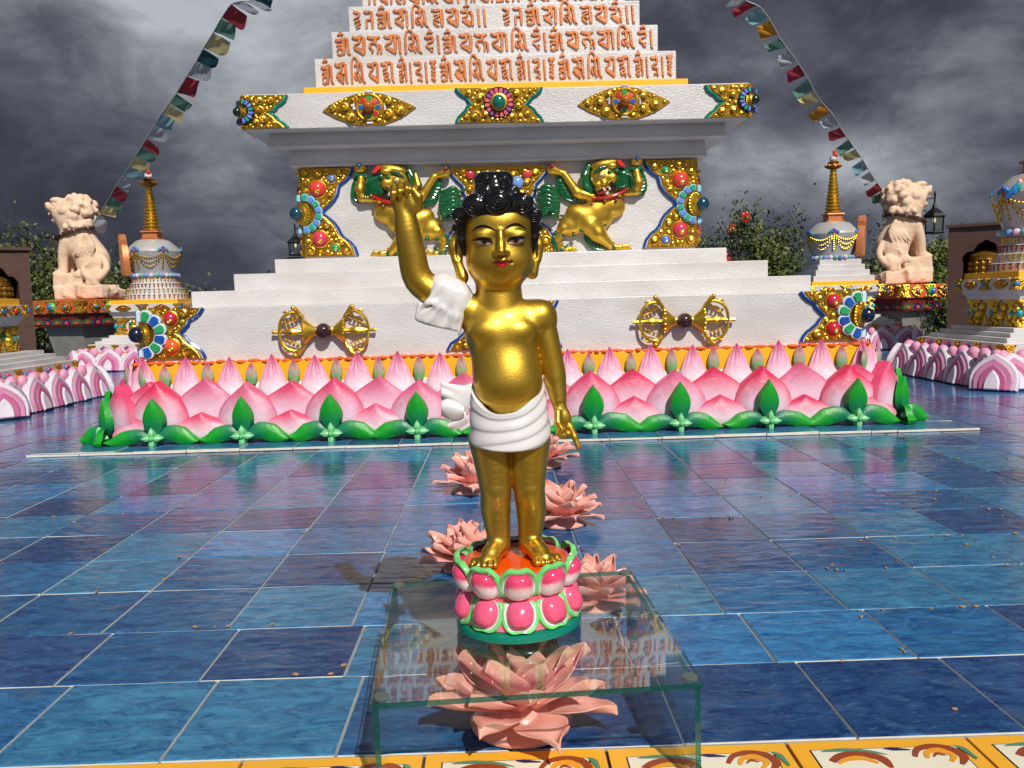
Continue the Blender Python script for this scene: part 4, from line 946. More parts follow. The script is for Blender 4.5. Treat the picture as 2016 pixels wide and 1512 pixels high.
fringe(fr, [(1680,250),(1735,400),(1730,540),(1640,600),(1520,590)], 12, 110, 30, 55, 1)
fr.tube([LX @ Vector(lp(1520,235,90)), LX @ Vector(lp(1605,245,110)), LX @ Vector(lp(1690,235,90))], .016, 7); fr.build('fringe', GRNP, lion); fr = MB()
fringe(fr, [(830,1120),(840,1220),(930,1330),(1080,1370),(1230,1350)], 10, 60, 34, 50, -1)
fr.tube([LX @ Vector(lp(1190,1310,90)), LX @ Vector(lp(1240,1350,100)), LX @ Vector(lp(1230,1390,80))], .015, 7); fr.build('fringe', GRNP, lion); fr = MB()
fringe(fr, [(400,1060),(350,1160),(360,1260),(420,1350),(490,1370)], 8, 100, 28, 50, -1)
fr.tube([LX @ Vector(lp(440,1330,70)), LX @ Vector(lp(500,1350,80))], .015, 7); fr.build('fringe', GRNP, lion); fr = MB()
for p in ((510,1140),(660,1135),(770,1080),(830,1040),(1050,1090),(1110,1010),(1135,940)): fr.ell(LX @ Vector(lp(*p, 120)), (.016, .012, .013), nu=8, nv=6)
fr.build('fringe', GRNP, lion)
tm = MB()
for k, (x, y) in enumerate(((80,390),(150,450),(70,540),(140,585),(55,640),(95,735),(150,880))):
    y0 = 480+k*58; Q = spline([lp(460-abs(k-3)*12,y0,70), lp(380,y0-10+k*3,110), lp(270,(y0+y)/2-20,120), lp(180,(y0+y)/2+25,90), lp(x,y,50)], 5)
    tm.tube([LX @ Vector(p) for p in Q], [kx*(50*(1-(i/(len(Q)-1))**1.7)+3) for i in range(len(Q))], 8)
for x, y, r in ((330,740,60),(250,800,42),(400,800,44)): curl(tm, *(lambda v: (v.x, v.z))(LX @ Vector(lp(x,y))), r*kx, 15*kx, 1.3, 0, 1, lambda a, b_, d=0: Vector((a, Yb-.115*1-d*.3, b_)), .01)
tm.tube([LX @ Vector(lp(440,840,50)), LX @ Vector(lp(530,850,50)), LX @ Vector(lp(640,790,50))], .008, 6)
tm.build('tail', GRNP, lion, sharp=50)
RD = S(176, 24, 28)
dt = MB()
dt.tube([LX @ Vector(lp(*p)) for p in spline([(950,650,150),(1010,635,190),(1120,640,215),(1260,610,210),(1390,560,170),(1450,510,120)], 5)], .011, 8, 0, RD)
dt.build('collar', EN, lion)
dt = MB()
dt.tube([LX @ Vector(lp(*p)) for p in spline([(1010,570,200),(1080,560,235),(1150,545,225)], 4)], .008, 7, 0, S(150, 20, 26))
dt.tube([LX @ Vector(lp(*p)) for p in spline([(1020,585,185),(1130,535,205),(1250,435,190)], 4)], .009, 6, 0, S(40, 8, 10))
for x, y in ((1100,510),(1120,530),(1180,500),(1160,570),(1190,520),(1140,580)): dt.ell(LX @ Vector(lp(x, y, 240)), (.006, .006, .009), 0, S(226, 216, 220), 7, 5)
dt.build('mouth', EN, lion)
dt = MB()
dt.prism([LX @ Vector(lp(x, y, 225)) for x, y in ((1315,105),(1365,115),(1410,170),(1435,215),(1375,215),(1325,165))], LX.to_3x3() @ Vector((0, 60, 0)), 0, S(214, 40, 36), bev=.004)
dt.build('ear', EN, lion)
dt = MB()
dt.ell(LX @ Vector(lp(375,150,180)), .016, 0, S(130, 20, 30), 10, 8)
dt.build('held_jewel', EN, lion); dt = MB()
dt.ell(LX @ Vector(lp(1618,98,160)), .016, 0, S(48, 84, 140), 10, 8)
dt.build('held_jewel', EN, lion)
dt = MB()
dt.ell(LX @ Vector(lp(1082,322,242)), (.0105, .006, .0125), 0, S(216, 208, 204), 10, 8); dt.ell(LX @ Vector(lp(1080,332,256)), (.006, .004, .007), 0, S(120, 70, 60), 10, 8); dt.ell(LX @ Vector(lp(1080,332,268)), (.003, .002, .0035), 0, S(14, 10, 10), 8, 6)
dt.build('eye', EN, lion); dt = MB()
dt.ell(LX @ Vector(lp(945,360,170)), (.006, .005, .008), 0, S(206, 200, 200), 8, 6)
dt.build('eye', EN, lion)
for x, y in ((930,720),(975,640),(1115,685),(1280,682),(1405,612),(1455,528)):
    bl = MB(); bl.ell(LX @ Vector(lp(x, y, 200 if 1000 < x < 1300 else 150)), .0125, nu=10, nv=8); bl.build('bell', M('bronze', S(150, 92, 58), .25, .7), lion)
mx_ = Matrix.Translation((2*X0, 0, 0)) @ Matrix.Diagonal((-1, 1, 1, 1))
copy_tree(lion, stupa, mx_)
# ============================================================ glass table and the gold child statue
YS = 1.532; SC = YS/FPX
base_pt = at(1022, 1222, YS)
STILT = Matrix.Translation(base_pt) @ Matrix.Rotation(-0.024, 4, 'Y')
TILT = Matrix.Translation(base_pt) @ Matrix.Rotation(-0.008, 4, 'Y') @ Matrix.Rotation(0.021, 4, 'X')
TI = TILT.inverted()
XS = STILT @ Matrix.Scale(SC, 4); XI = XS.inverted()
def table_px(u, v):
    """where the sight line through (u, v) meets the glass top, in table coordinates"""
    o = TI @ CAM; d = TI.to_3x3() @ ray(u, v); return o+d*(-o.z/d.z)
FLc, FRc, BLc, BRc = (table_px(*p) for p in ((729, 1384), (1385, 1346), (768, 1150), (1243, 1122)))
TH = .009; tcn = (FLc+FRc+BLc+BRc)/4; tax = (FRc-FLc+BRc-BLc)/4; tay = (BLc-FLc+BRc-FRc)/4
TQ = TILT @ Matrix(((tax.normalized().x, tay.normalized().x, 0, tcn.x), (tax.normalized().y, tay.normalized().y, 0, tcn.y), (0, 0, 1, 0), (0, 0, 0, 1)))
tx0, tx1, ty0, ty1 = -tax.length, tax.length, -tay.length, tay.length
def glass(name, tint, rough, edge=False):
    m = bpy.data.materials.new(name); m.use_nodes = True; t = m.node_tree; t.nodes.clear(); n = t.nodes.new; l = t.links.new
    o = n('ShaderNodeOutputMaterial'); mx = n('ShaderNodeMixShader'); tr = n('ShaderNodeBsdfTransparent'); gl = n('ShaderNodeBsdfGlossy')
    tr.inputs[0].default_value = (*tint, 1); gl.inputs['Roughness'].default_value = rough; gl.inputs[0].default_value = (.95, 1, .98, 1)
    lw = n('ShaderNodeLayerWeight'); p = n('ShaderNodeMath'); p.operation = 'POWER'; p.inputs[1].default_value = 5.0; l(lw.outputs['Facing'], p.inputs[0])
    q = n('ShaderNodeMath'); q.operation = 'MULTIPLY_ADD'; q.inputs[1].default_value = 1.1; q.inputs[2].default_value = .06; l(p.outputs[0], q.inputs[0])
    if edge:
        df = n('ShaderNodeBsdfDiffuse'); df.inputs[0].default_value = (.01, .085, .065, 1); m2 = n('ShaderNodeMixShader'); m2.inputs[0].default_value = .55
        l(tr.outputs[0], m2.inputs[1]); l(df.outputs[0], m2.inputs[2]); src = m2.outputs[0]
    else: src = tr.outputs[0]
    l(q.outputs[0], mx.inputs[0]); l(src, mx.inputs[1]); l(gl.outputs[0], mx.inputs[2]); l(mx.outputs[0], o.inputs[0]); return m
GLASS = glass('clear_glass', (.955, .98, .97), .0); GEDGE = glass('green_glass_edge', (.25, .62, .52), .08, True)
table = tag(empty('glass_table', (base_pt.x, base_pt.y, 0)), 'low square clear glass table with green edges, carrying the gold statue', 'table')
def glass_box(name, lo, hi, thin, X=TQ):
    m = MB(); (a,b,d),(e,f,g) = lo, hi
    vs = [(a,b,d),(e,b,d),(e,f,d),(a,f,d),(a,b,g),(e,b,g),(e,f,g),(a,f,g)]
    for k, fc in enumerate([(0,3,2,1),(4,5,6,7),(0,1,5,4),(1,2,6,5),(2,3,7,6),(3,0,4,7)]):
        big_ = (thin == 'z' and k < 2) or (thin == 'x' and k in (3, 5))
        m.add(vs, [fc], 0 if big_ else 1, X=X)
    return m.build(name, [GLASS, GEDGE], table, recalc=False)
glass_box('table_top', (tx0, ty0, -TH), (tx1, ty1, 0), 'z')
for xa in (tx0+.004, tx1-.004-TH):
    zb = (TQ @ Vector((xa, 0, -TH))).z
    glass_box('side_panel', (xa, ty0+.004, -zb-.012-TH), (xa+TH, ty1-.004, -TH-.001), 'x')
CAPM = M('frosted_cap', S(92, 104, 98), .22, .2)
for x, y in ((tx0+.017, ty0+.017), (tx1-.017, ty0+.017), (tx0+.017, ty1-.017), (tx1-.017, ty1-.017)):
    m = MB(); m.lathe([(.0125, .0002), (.0125, .0035), (.0105, .005), (0, .0052)], 20, X=TQ @ Matrix.Translation((x, y, 0))); m.build('corner_cap', CAPM, table)

# ------------------------------------------------------------ the statue; local units are photo pixels at the statue's distance
statue = tag(empty('child_statue', base_pt), 'gold painted standing child statue with black hair, white loincloth and raised right arm', 'statue')
def Lp(u, v, y=0.0): return tuple(XI @ at(u, v, YS+y*SC))
b = SDF(2.0)
P = lambda *a: Lp(*a)
# trunk
b.ell(P(986, 652, 2), (72, 50, 60), 20).ell(P(956, 652, -26), (34, 24, 24), 18).ell(P(1022, 652, -26), (34, 24, 24), 18)
b.ell(P(996, 700, 0), (66, 50, 60), 25).ell(P(1000, 752, -14), (68, 54, 66), 28).ell(P(1004, 838, 0), (76, 54, 50), 20)
b.chain([P(984, 618, 4), P(1062, 622, 4)], [34, 29], 18).chain([P(984, 618, 4), P(918, 612, 4)], [34, 30], 18)
b.chain([P(984, 606, 8), P(980, 545, 10)], [47, 44], 3)
# hanging arm and pointing hand
b.limb([P(1064, 624, 4), P(1079, 685, 2), P(1092, 742, 2), P(1101, 797, -6)], [28, 25.5, 23, 14], 22)
b.ell(P(1108, 822, -12), (17, 11, 24), 8, roty(-14)).chain([P(1122, 840, -16), P(1131, 860, -20), P(1139, 880, -24)], [7.5, 6.5, 5.5], 3)
for du, dv in ((0, 0), (-7, 1), (-13, -2)): b.chain([P(1116+du, 842+dv, -10), P(1117+du*.9, 857+dv, -16), P(1111+du*.8, 856+dv, -26), P(1110+du*.8, 845+dv, -26)], [7, 6.5, 6, 5], 2)
b.chain([P(1098, 812, -20), P(1098, 832, -28), P(1107, 846, -32)], [8, 7, 5.5], 3)
# raised arm, fist with the forefinger up
b.limb([P(914, 606, 4), P(866, 582, 2), P(824, 550, 0), P(811, 500, -6), P(803, 455, -12), P(798, 424, -14)], [32, 30, 29, 27.5, 24.5, 20.5], 9)
b.ell(P(797, 396, -16), (27, 15, 26), 9).ell(P(812, 400, -24), (13, 13, 22), 8)
for (u, v, tu, tv) in ((776, 374, 774, 389), (788, 370, 787, 385), (801, 367, 801, 380)):
    b.chain([P(u, v+14, -8), P(u, v, -12), P(u-1, v-3, -22), P(tu, tv-8, -34), P(tu, tv+2, -34)], [8, 7.5, 7, 6.6, 5.2], 2)
b.chain([P(816, 382, -16), P(823, 366, -20), P(820, 353, -18), P(818, 344, -17)], [8.5, 8, 6.6, 5.4], 2.5)
b.chain([P(824, 408, -22), P(824, 388, -32), P(814, 374, -34)], [9, 8, 6.5], 4)
# legs, feet, toes
for sx, hip, knee, calf, ank in ((-1, (965, 868), (976, 965), (976, 1004), (983, 1060)), (1, (1042, 866), (1042, 965), (1046, 1004), (1043, 1060))):
    b.limb([P(*hip, 2), P((hip[0]+knee[0])/2-sx*2, (hip[1]+knee[1])/2, 0), P(*knee, -2), P(*calf, 6), P(*ank, 4)], [43, 38, 31.5, 30.5, 22], 6).ell(P(knee[0], knee[1]+2, -16), (20, 15, 18), 14)
    aX = P(*ank, 4)[0]
    b.ell((aX, 10, 150), (22, 24, 17), 8).chain([(aX+sx*3, -2, 160), (aX+sx*17, -30, 150), (aX+sx*27, -50, 144)], [22, 19, 13], 8)
    b.chain([(aX+sx*12, -54, 142), (aX+sx*50, -42, 141)], [10, 9], 8)
    for k in range(5):
        x_ = aX+sx*(10+k*11.2); y_ = -66+k*k*1.0+(2 if k == 0 else 0)
        b.chain([(x_-sx*2, y_+16, 142), (x_, y_, 141)], [7.6-k*.6, 7.6-k*.75], 2).ell((x_, y_-5, 140), (6.4-k*.5, 6.4-k*.5, 6.2-k*.5), 2)
b.box((0, 0, 118), (160, 140, 14.5), 2, op='s')   # soles flat on the seat of the lotus
b.cap(P(1010, 900, -60), P(1012, 1010, -60), 22, 14, 5, 's') if False else None
# head
hc = 980
b.ell(P(hc, 466, 4), (68, 68, 86), 14).ell(P(hc+4, 514, -10), (65, 60, 56), 12).ell(P(954, 512, -28), (28, 26, 28), 14).ell(P(1013, 512, -28), (28, 26, 28), 14).ell(P(hc+6, 545, -34), (24, 20, 18), 12)
b.ell(P(hc+4, 436, -24), (56, 38, 34), 18)
b.chain([P(985, 458, -66), P(986, 480, -73), P(986.5, 495, -80)], [6, 7, 8.5], 7).ell(P(977, 499, -72), (6.5, 7, 5.5), 4).ell(P(996, 498, -72), (6.5, 7, 5.5), 4)
for u in (953, 1017): b.ell(P(u, 470, -56), (17.5, 11, 10), 6).ell(P(u, 459, -57), (20, 9, 8), 8)
b.chain([P(973, 515, -62), P(982, 512.5, -69), P(987, 514, -69), P(992, 512.5, -69), P(1002, 514, -62)], [3, 4.6, 4.4, 4.6, 3], 4).chain([P(977, 521, -62), P(988, 523.5, -67.5), P(998, 520.5, -62)], [3, 5.4, 3], 4)
b.chain([P(968, 518, -62), P(970, 520, -60)], [3, 3], 4, 's').chain([P(1006, 516, -62), P(1004, 518, -60)], [3, 3], 4, 's')
# ears
for e0, e1, e2, e3 in (((902, 464), (894, 486), (900, 514), (911, 547)), ((1051, 460), (1060, 482), (1055, 510), (1048, 537))):
    b.chain([P(*e0, 8), P(*e1, 6), P(*e2, 2), P(*e3, -2)], [9, 10, 9, 11.5], 5)
    b.ell(P((e0[0]+e2[0])/2+(-2 if e0[0] < 980 else 2), 488, 3), (14, 8, 31), 5).ell(P((e0[0]+e2[0])/2, 490, -6), (5, 5, 20), 3, None, 's').ell(P(e3[0], e3[1]-2, -2), (9, 10, 14), 5)
bm_ = b.mb(XS, smooth=1)
body = bm_.build('body', SGOLD, statue, sharp=0)
from mathutils.bvhtree import BVHTree
bvh = BVHTree.FromPolygons(bm_.v, bm_.f)
def on_body(u, v, lift=.0007):
    d = ray(u, v).normalized(); h = bvh.ray_cast(CAM, d)
    return (h[0]-d*lift) if h[0] is not None else at(u, v, YS-66*SC)
def band(m, A, B, c, lift=.0007, n=14, k=3):
    """a painted patch on the face between two curves given in photo coordinates"""
    def res(C):
        Q = spline([(p[0], p[1], 0) for p in C], 6); return [Q[min(len(Q)-1, round(i*(len(Q)-1)/n))] for i in range(n+1)]
    A, B = res(A), res(B); vs = []
    for i in range(n+1):
        for j in range(k+1):
            p = A[i].lerp(B[i], j/k); vs.append(on_body(p.x, p.y, lift))
    m.add(vs, [(i*(k+1)+j, (i+1)*(k+1)+j, (i+1)*(k+1)+j+1, i*(k+1)+j+1) for i in range(n) for j in range(k)], 0, c)
def stroke(m, C, ws, c, lift=.0012):
    A = [(u, v-w_) for (u, v), w_ in zip(C, ws)]; B = [(u, v+w_) for (u, v), w_ in zip(C, ws)]; band(m, A, B, c, lift, 16, 2)
fc = lambda P_: [(860+x/6.87, 400+y/6.87) for x, y in P_]
BLK, WHT, LIPD, LIPR = S(16, 12, 12), S(206, 196, 190), S(110, 20, 26), S(186, 28, 38)
fp = MB()
for up_, lo_, iris, lid in (([(505,512),(580,496),(660,498),(720,518),(755,548)], [(505,516),(560,552),(630,562),(700,556),(755,550)], (642, 520), [(460,508),(560,470),(660,467),(735,487),(765,540)]),
                            ([(950,532),(1000,492),(1080,480),(1140,472),(1188,486)], [(950,534),(1000,552),(1080,550),(1145,528),(1188,490)], (1070, 504), [(945,505),(1000,462),(1090,452),(1150,442),(1225,474)])):
    band(fp, fc(up_), fc([(x, y+8) for x, y in lo_]), S(170, 40, 44), .0006); band(fp, fc(up_), fc(lo_), WHT, .0010)
    iu, iv = 860+iris[0]/6.87, 400+iris[1]/6.87
    for rr_, c, lf_ in ((5.4, BLK, .0014), (3.8, S(70, 60, 48), .0017), (2.2, BLK, .0020)):
        band(fp, [(iu-rr_, iv), (iu-rr_*.7, iv-rr_*.62), (iu, iv-rr_*.8), (iu+rr_*.7, iv-rr_*.62), (iu+rr_, iv)], [(iu-rr_, iv), (iu-rr_*.7, iv+rr_*.7), (iu, iv+rr_), (iu+rr_*.7, iv+rr_*.7), (iu+rr_, iv)], c, lf_, 12, 4)
    U = fc([(x, y-6) for x, y in up_]); stroke(fp, U, [1.0, 2.3, 2.6, 2.4, 1.2], BLK, .0026); stroke(fp, fc(lid), [.5, 1.1, 1.3, 1.2, .6], BLK, .0018)
eyes = fp.build('painted_eyes', M('face_enamel', None, .3), body, recalc=False, sharp=0)
fb = MB()
stroke(fb, fc([(455,402),(520,335),(620,308),(720,328),(828,385)]), [.3, 1.6, 2.6, 2.0, .3], BLK); stroke(fb, fc([(897,382),(950,322),(1060,285),(1150,306),(1225,362)]), [.3, 2.0, 2.7, 1.7, .3], BLK)
fb.build('eyebrows', MATS['face_enamel'], body, recalc=False, sharp=0)
fl = MB()
band(fl, fc([(745,800),(800,780),(840,770),(875,782),(910,768),(950,773),(1008,774)]), fc([(745,802),(800,814),(840,818),(875,820),(910,816),(950,808),(1008,776)]), LIPD, .0014)
band(fl, fc([(790,815),(830,820),(880,822),(930,816),(965,806)]), fc([(790,818),(830,850),(880,862),(930,850),(965,810)]), LIPR, .0016)
fl.build('lips', M('lip_enamel', None, .18, coat=.4), body, recalc=False, sharp=0)
# hair
h = SDF(2.2)
h.ell(P(hc-1, 440, 16), (75, 74, 74), 8).ell(P(hc-1, 415, 2), (70, 68, 44), 10)
h.ell(P(972, 372, 2), (36, 34, 34), 8).ell(P(953, 356, -2), (20, 24, 18), 4).ell(P(991, 355, -2), (20, 24, 18), 4).ell(P(972, 350, -6), (16, 20, 12), 3)
CUR = [(981, 398, -60, 26), (936, 404, -46, 25), (1027, 401, -46, 24), (907, 424, -22, 18), (1050, 424, -22, 18), (902, 448, -8, 12), (1056, 448, -8, 12), (956, 380, -40, 18), (1006, 379, -40, 18)]
for u, v, y, r in CUR: h.ell(P(u, v, y), (r, r*.62, r*.9), 4)
h.chain([P(908, 440, -16), P(909, 475, -14), P(914, 503, -14)], [11, 8, 3], 6).chain([P(1052, 438, -16), P(1052, 470, -14), P(1049, 498, -14)], [11, 8, 3], 6)
hm = h.mb(XS)
for u, v, y, r in CUR+[(955, 357, -22, 15), (990, 356, -22, 15)]:
    c0 = Vector(P(u, v, y)); 
    for ph in (0, math.pi):
        Q = []
        for i in range(34):
            t = i/33; a = ph+t*3.6*math.pi*(1 if u < 985 else -1); q = r*.94*(1-t*.93)
            dy = -r*.62*math.sqrt(max(0, 1-(q/r)**2)); Q.append(XS @ (c0+Vector((q*math.cos(a), dy-.5, q*.9*math.sin(a)))))
        hm.tube(Q, [r*.075*SC*(1-.3*i/33) for i in range(34)], 5)
for k in range(9):
    a = R(-160+k*17.5); Q = [XS @ (Vector(P(972, 372, 2))+Vector((math.cos(a)*36*s_, math.sin(a)*30*s_, z_))) for s_, z_ in ((1.0, -18), (1.04, -4), (.92, 14), (.6, 27))]; hm.tube(spline(Q, 4), 1.5*SC, 5)
hm.build('hair', M('black_lacquer', (.004, .004, .005), .12, bump=(60, .15, .001), coat=.5), statue, sharp=0)
# loincloth
WC = M('white_enamel', S(214, 212, 214), .24, bump=(22, .25, .002), var=.05, vscale=10, coat=.25)
lc_ = MB()
def cloth(u_, t):
    a = u_*2*math.pi; ca, sa = math.cos(a), math.sin(a)     # a: 0 = viewer's right, -90 deg = front
    fr = max(0, -sa)
    vt = 740+66*fr**1.3+(12 if ca < 0 else 0)*abs(ca); vb = 861+19*fr
    tt = max(0, t); v = lerp(vt, vb, tt)+min(0, t)*-30; cu = lerp(997, 1005, tt); rx = lerp(71, 81, tt**.7); ry = lerp(56, 63, tt**.6)
    # folds that spread from the knot at the left hip and sag across the front
    g = (ca+1)/2; ph = tt*(2.6+1.6*g)+.5*fr*g+.22*math.sin(1.7*a+1)
    w_ = ph-math.floor(ph); fold = (sm(0, .62, w_)-sm(.74, 1.0, w_))*3.6*(.45+.55*fr)*(1-.3*tt)-1.2+.8*math.sin(7*a+9*tt)*.4
    lip = 2.5*math.exp(-(tt/.06)**2); hem = -2.5*sm(.965, 1, tt)
    k = 1+(fold+lip+hem+min(0, t)*190)/72
    x, _, z = P(cu, v, 0); return XS @ Vector((x+rx*k*ca, ry*k*sa-2, z+1.6*math.sin(3*a+1)*tt))
lc_.grid(lambda u, v: cloth(u, v*1.06-.06), 120, 60)
lc_.grid(lambda u, v: (cloth(u, 1)).lerp(XS @ Vector((P(1005, 862, 0)[0], -2, (XI @ cloth(u, 1)).z+5)), v*.14), 120, 3)
cloth_o = lc_.build('loincloth', WC, statue, sharp=50)
def flap(A, B, y0, bulge, folds, n=16, k=10):
    """a stiff fold of cloth between an upper and a lower edge given in photo coordinates"""
    m = MB(); qa, qb = spline([(*p, 0) for p in A], 8), spline([(*p, 0) for p in B], 8)
    def fn(u, v):
        a, b_ = qa[min(len(qa)-1, round(u*(len(qa)-1)))], qb[min(len(qb)-1, round(u*(len(qb)-1)))]; p = a.lerp(b_, v)
        return XS @ Vector(P(p.x, p.y, y0-bulge*math.sin(math.pi*v)-3.2*u*math.sin(folds*math.pi*v+1.2*u)))
    m.grid(fn, n, k); o = m.build('knot', WC, cloth_o, recalc=False, sharp=0)
    s_ = o.modifiers.new('solid', 'SOLIDIFY'); s_.thickness = 5*SC; s_.offset = 0; q_ = o.modifiers.new('round', 'SUBSURF'); q_.levels = 1; q_.render_levels = 1
flap([(930,752),(915,758),(890,756),(867,750)], [(922,818),(906,812),(888,794),(868,785)], -20, 8, 3.0)
flap([(914,802),(896,791),(880,785),(868,792)], [(914,818),(904,826),(886,827),(869,816)], -30, 9, 1.2)
flap([(916,808),(902,818),(888,830),(879,838)], [(922,830),(912,838),(900,845),(889,846)], -22, 5, 1.6)
sv = SDF(1.8)
sv.chain([P(872, 568, -2), P(893, 584, 0), P(906, 600, 2)], [31, 34, 33], 8)
sv.box(P(878, 606, -4), (33, 27, 44), 10, roty(24), 8).box(P(846, 616, -8), (26, 18, 17), 12, roty(14), 5).box(P(890, 636, -6), (20, 22, 22), 10, roty(14), 6)
for (u0, v0_), (u1, v1_), r_ in (((862, 566), (826, 628), 6), ((884, 580), (858, 638), 7), ((902, 592), (886, 654), 7), ((870, 590), (838, 606), 5)):
    sv.chain([P(u0, v0_, -28), P((u0+u1)/2, (v0_+v1_)/2, -30), P(u1, v1_, -24)], [r_*.6, r_, r_*.8], 9)
sv.box(P(840, 662, 0), (60, 70, 22), 3, roty(14), 2, 's')
sv.chain([P(868, 612, -38), P(848, 645, -34)], [2, 8], 5, 's').chain([P(894, 618, -40), P(872, 668, -30)], [2, 8], 5, 's').chain([P(848, 602, -34), P(828, 612, -34)], [3, 4], 4, 's').ell(P(893, 672, -8), (14, 30, 10), 4, None, 's')
sv.mb(XS).build('sleeve', WC, statue, sharp=0)
# lotus pedestal
EN2 = M('pedestal_enamel', None, .15, bump=(26, .12, .002), var=.05, vscale=16, coat=.5)
pd = MB(); TG = S(0, 116, 96)
pd.lathe([(120, 0), (126, 3), (127, 9), (124, 16), (114, 22), (100, 24)], 64, 0, TG, XS)
pd.lathe([(110, 22), (108, 50), (101, 82), (106, 110), (111, 128), (108, 131)], 64, 0, S(226, 96, 124), XS)
pd.lathe([(112, 127), (108, 130.5), (80, 132.6), (40, 133.4), (0, 133.6)], 64, 0, S(236, 84, 12), XS)
ped = pd.build('lotus_pedestal', EN2, statue)
def ped_petal(zc, hh, hw, notch, tip):
    m = MB(); rings = [(0, 25, 'p'), (.22, 24, 'p'), (.42, 20.5, 'p'), (.56, 16.5, 'p'), (.66, 9.5, 'p'), (.69, 5.0, 'p'), (.70, 5.8, 'w'), (.79, 6.2, 'w'), (.80, 7.6, 'g'), (.93, 7.8, 'g'), (1.0, 4.2, 'g'), (1.01, -4, 'g')]
    n = 40; vs, cc = [], []
    for q, ht, kind in rings:
        for i in range(n):
            a = 2*math.pi*i/n; q0 = q; ov = sm(.25, .95, -math.sin(a) if tip else math.sin(a)); q = lerp(q, min(q, .70+.02*(kind == 'g')), ov); rn_ = 1-.13*math.exp(-((a-notch+math.pi) % (2*math.pi)-math.pi)**2/.06)*(q if q > .3 else .3)
            x, z = q*hw*math.copysign(abs(math.cos(a))**.85, math.cos(a))*rn_, q*hh*math.copysign(abs(math.sin(a))**.85, math.sin(a))*rn_
            zz = zc+z; Rr = 101+17*min(1, abs(zz-82)/58)**1.3; ph = x/Rr-math.pi/2
            vs.append(XS @ Vector(((Rr+(ht if kind == 'p' else lerp(ht, -3, ov)))*math.cos(ph), (Rr+(ht if kind == 'p' else lerp(ht, -3, ov)))*math.sin(ph), zz)))
            if kind == 'p':
                t_ = (z/hh+1)/2
                c = mix(S(236, 222, 226), S(222, 66, 110), sm(.36, .70, t_)+q*.6*(t_ > .55)) if tip else mix(S(196, 30, 66), S(226, 88, 124), sm(.05, .45, t_))
            else: c = S(226, 220, 222) if kind == 'w' else S(112, 206, 116)
            cc.append(c); q = q0
    fs = [(k*n+i, k*n+(i+1) % n, (k+1)*n+(i+1) % n, (k+1)*n+i) for k in range(len(rings)-1) for i in range(n)]
    m.add(vs, fs, 0, cc); return m.mesh('petal', EN2, sharp=60)
pu, plw = ped_petal(108, 41, 37.5, math.pi/2, True), ped_petal(55, 38, 36.5, -math.pi/2, False)
for k in range(10):
    for me in (pu, plw):
        o = link('petal', me, ped)
        o.matrix_basis = XS @ Matrix.Rotation(k*2*math.pi/10+.02, 4, 'Z') @ XI
for k in range(10):
    MB().prism([XS @ (Matrix.Rotation((k+.5)*2*math.pi/10+.02, 3, 'Z') @ Vector((x, -112-(5 if z < 40 else 0), z))) for x, z in ((-20, 22), (20, 22), (8, 44), (0, 58), (-8, 44))], XS.to_3x3() @ (Matrix.Rotation((k+.5)*2*math.pi/10, 3, 'Z') @ Vector((0, 12, 0))), 0, S(228, 112, 138), bev=.001).build('back_petal', EN2, ped)

# ============================================================ ceramic lotus flowers on the tiles
CER = M('pink_ceramic', S(236, 172, 158), .26, bump=(24, .25, .004), var=.12, vscale=14, sss=.08)
def cer_petal(ln, wd, curl_, cup, tipc):
    m = MB()
    def fn(u, v):
        s = (u-.5)*2; w_ = wd/2*tab(v, [(0,.30),(.15,.52),(.3,.84),(.42,1),(.52,.97),(.64,.80),(.76,.54),(.88,.25),(1,.0)])
        a = curl_*(v**1.5); x = ln*(v-.10*v*v); z = ln*(.10*math.sin(math.pi*v)+tipc*sm(.6, 1, v))
        z += cup*wd*(s*s)*(1-.3*v)+.004*math.sin(5*v+3*s); return (w_*s, -x*math.cos(a*.3), z+x*a*.25)
    m.grid(fn, 8, 12); return m.mesh('petal', CER, sharp=0)
cp = [cer_petal(.176, .094, -.26, .17, .12), cer_petal(.158, .088, .05, .24, .10), cer_petal(.140, .072, .25, .30, .02)]
def lotus_flower(px, size, rz, label, seed, X=None):
    rg = random.Random(seed); p = X or floor_at(*px); root = tag(empty('ceramic_lotus', (p.x, p.y, 0)), label, 'ceramic flower', 'pink ceramic lotus flowers on the tiles')
    Rt = Matrix.Translation((p.x, p.y, 0)) @ Matrix.Rotation(rz, 4, 'Z') @ Matrix.Scale(size, 4)
    m = MB(); m.lathe([(.086, 0.0), (.093, .005), (.094, .011), (.080, .018), (.060, .026), (.05, .042), (.03, .052), (0, .052)], 36, X=Rt); m.build('base_plate', CER, root)
    for n_, me, el, r0, z0, off in ((8, cp[0], 10, .034, .020, .2), (8, cp[1], 26, .024, .029, .0), (6, cp[1], 43, .014, .036, .3), (5, cp[2], 62, .006, .042, .6)):
        for k in range(n_):
            a = 2*math.pi*k/n_+off+rg.uniform(-.12, .12)
            o = link('petal', me, root); o.modifiers.new('solid', 'SOLIDIFY').thickness = .0028; o.modifiers['solid'].offset = 0
            sb = o.modifiers.new('round', 'SUBSURF'); sb.levels = 1; sb.render_levels = 1
            s_ = rg.uniform(.88, 1.1)
            o.matrix_basis = Rt @ Matrix.Rotation(a, 4, 'Z') @ Matrix.Translation((0, -r0, z0)) @ Matrix.Rotation(R(-el+rg.uniform(-7, 7)), 4, 'X') @ Matrix.Rotation(R(rg.uniform(-9, 9)), 4, 'Y') @ Matrix.Scale(s_, 4)
    return root
lotus_flower((1026, 1428), .98, .2, 'large pink ceramic lotus under the glass table', 1)
lotus_flower((918, 1118), .80, .5, 'pink ceramic lotus just behind the glass table, left of the statue base', 2)
lotus_flower((1172, 1192), .72, 1.0, 'pink ceramic lotus behind the glass table, right of the statue base', 3)
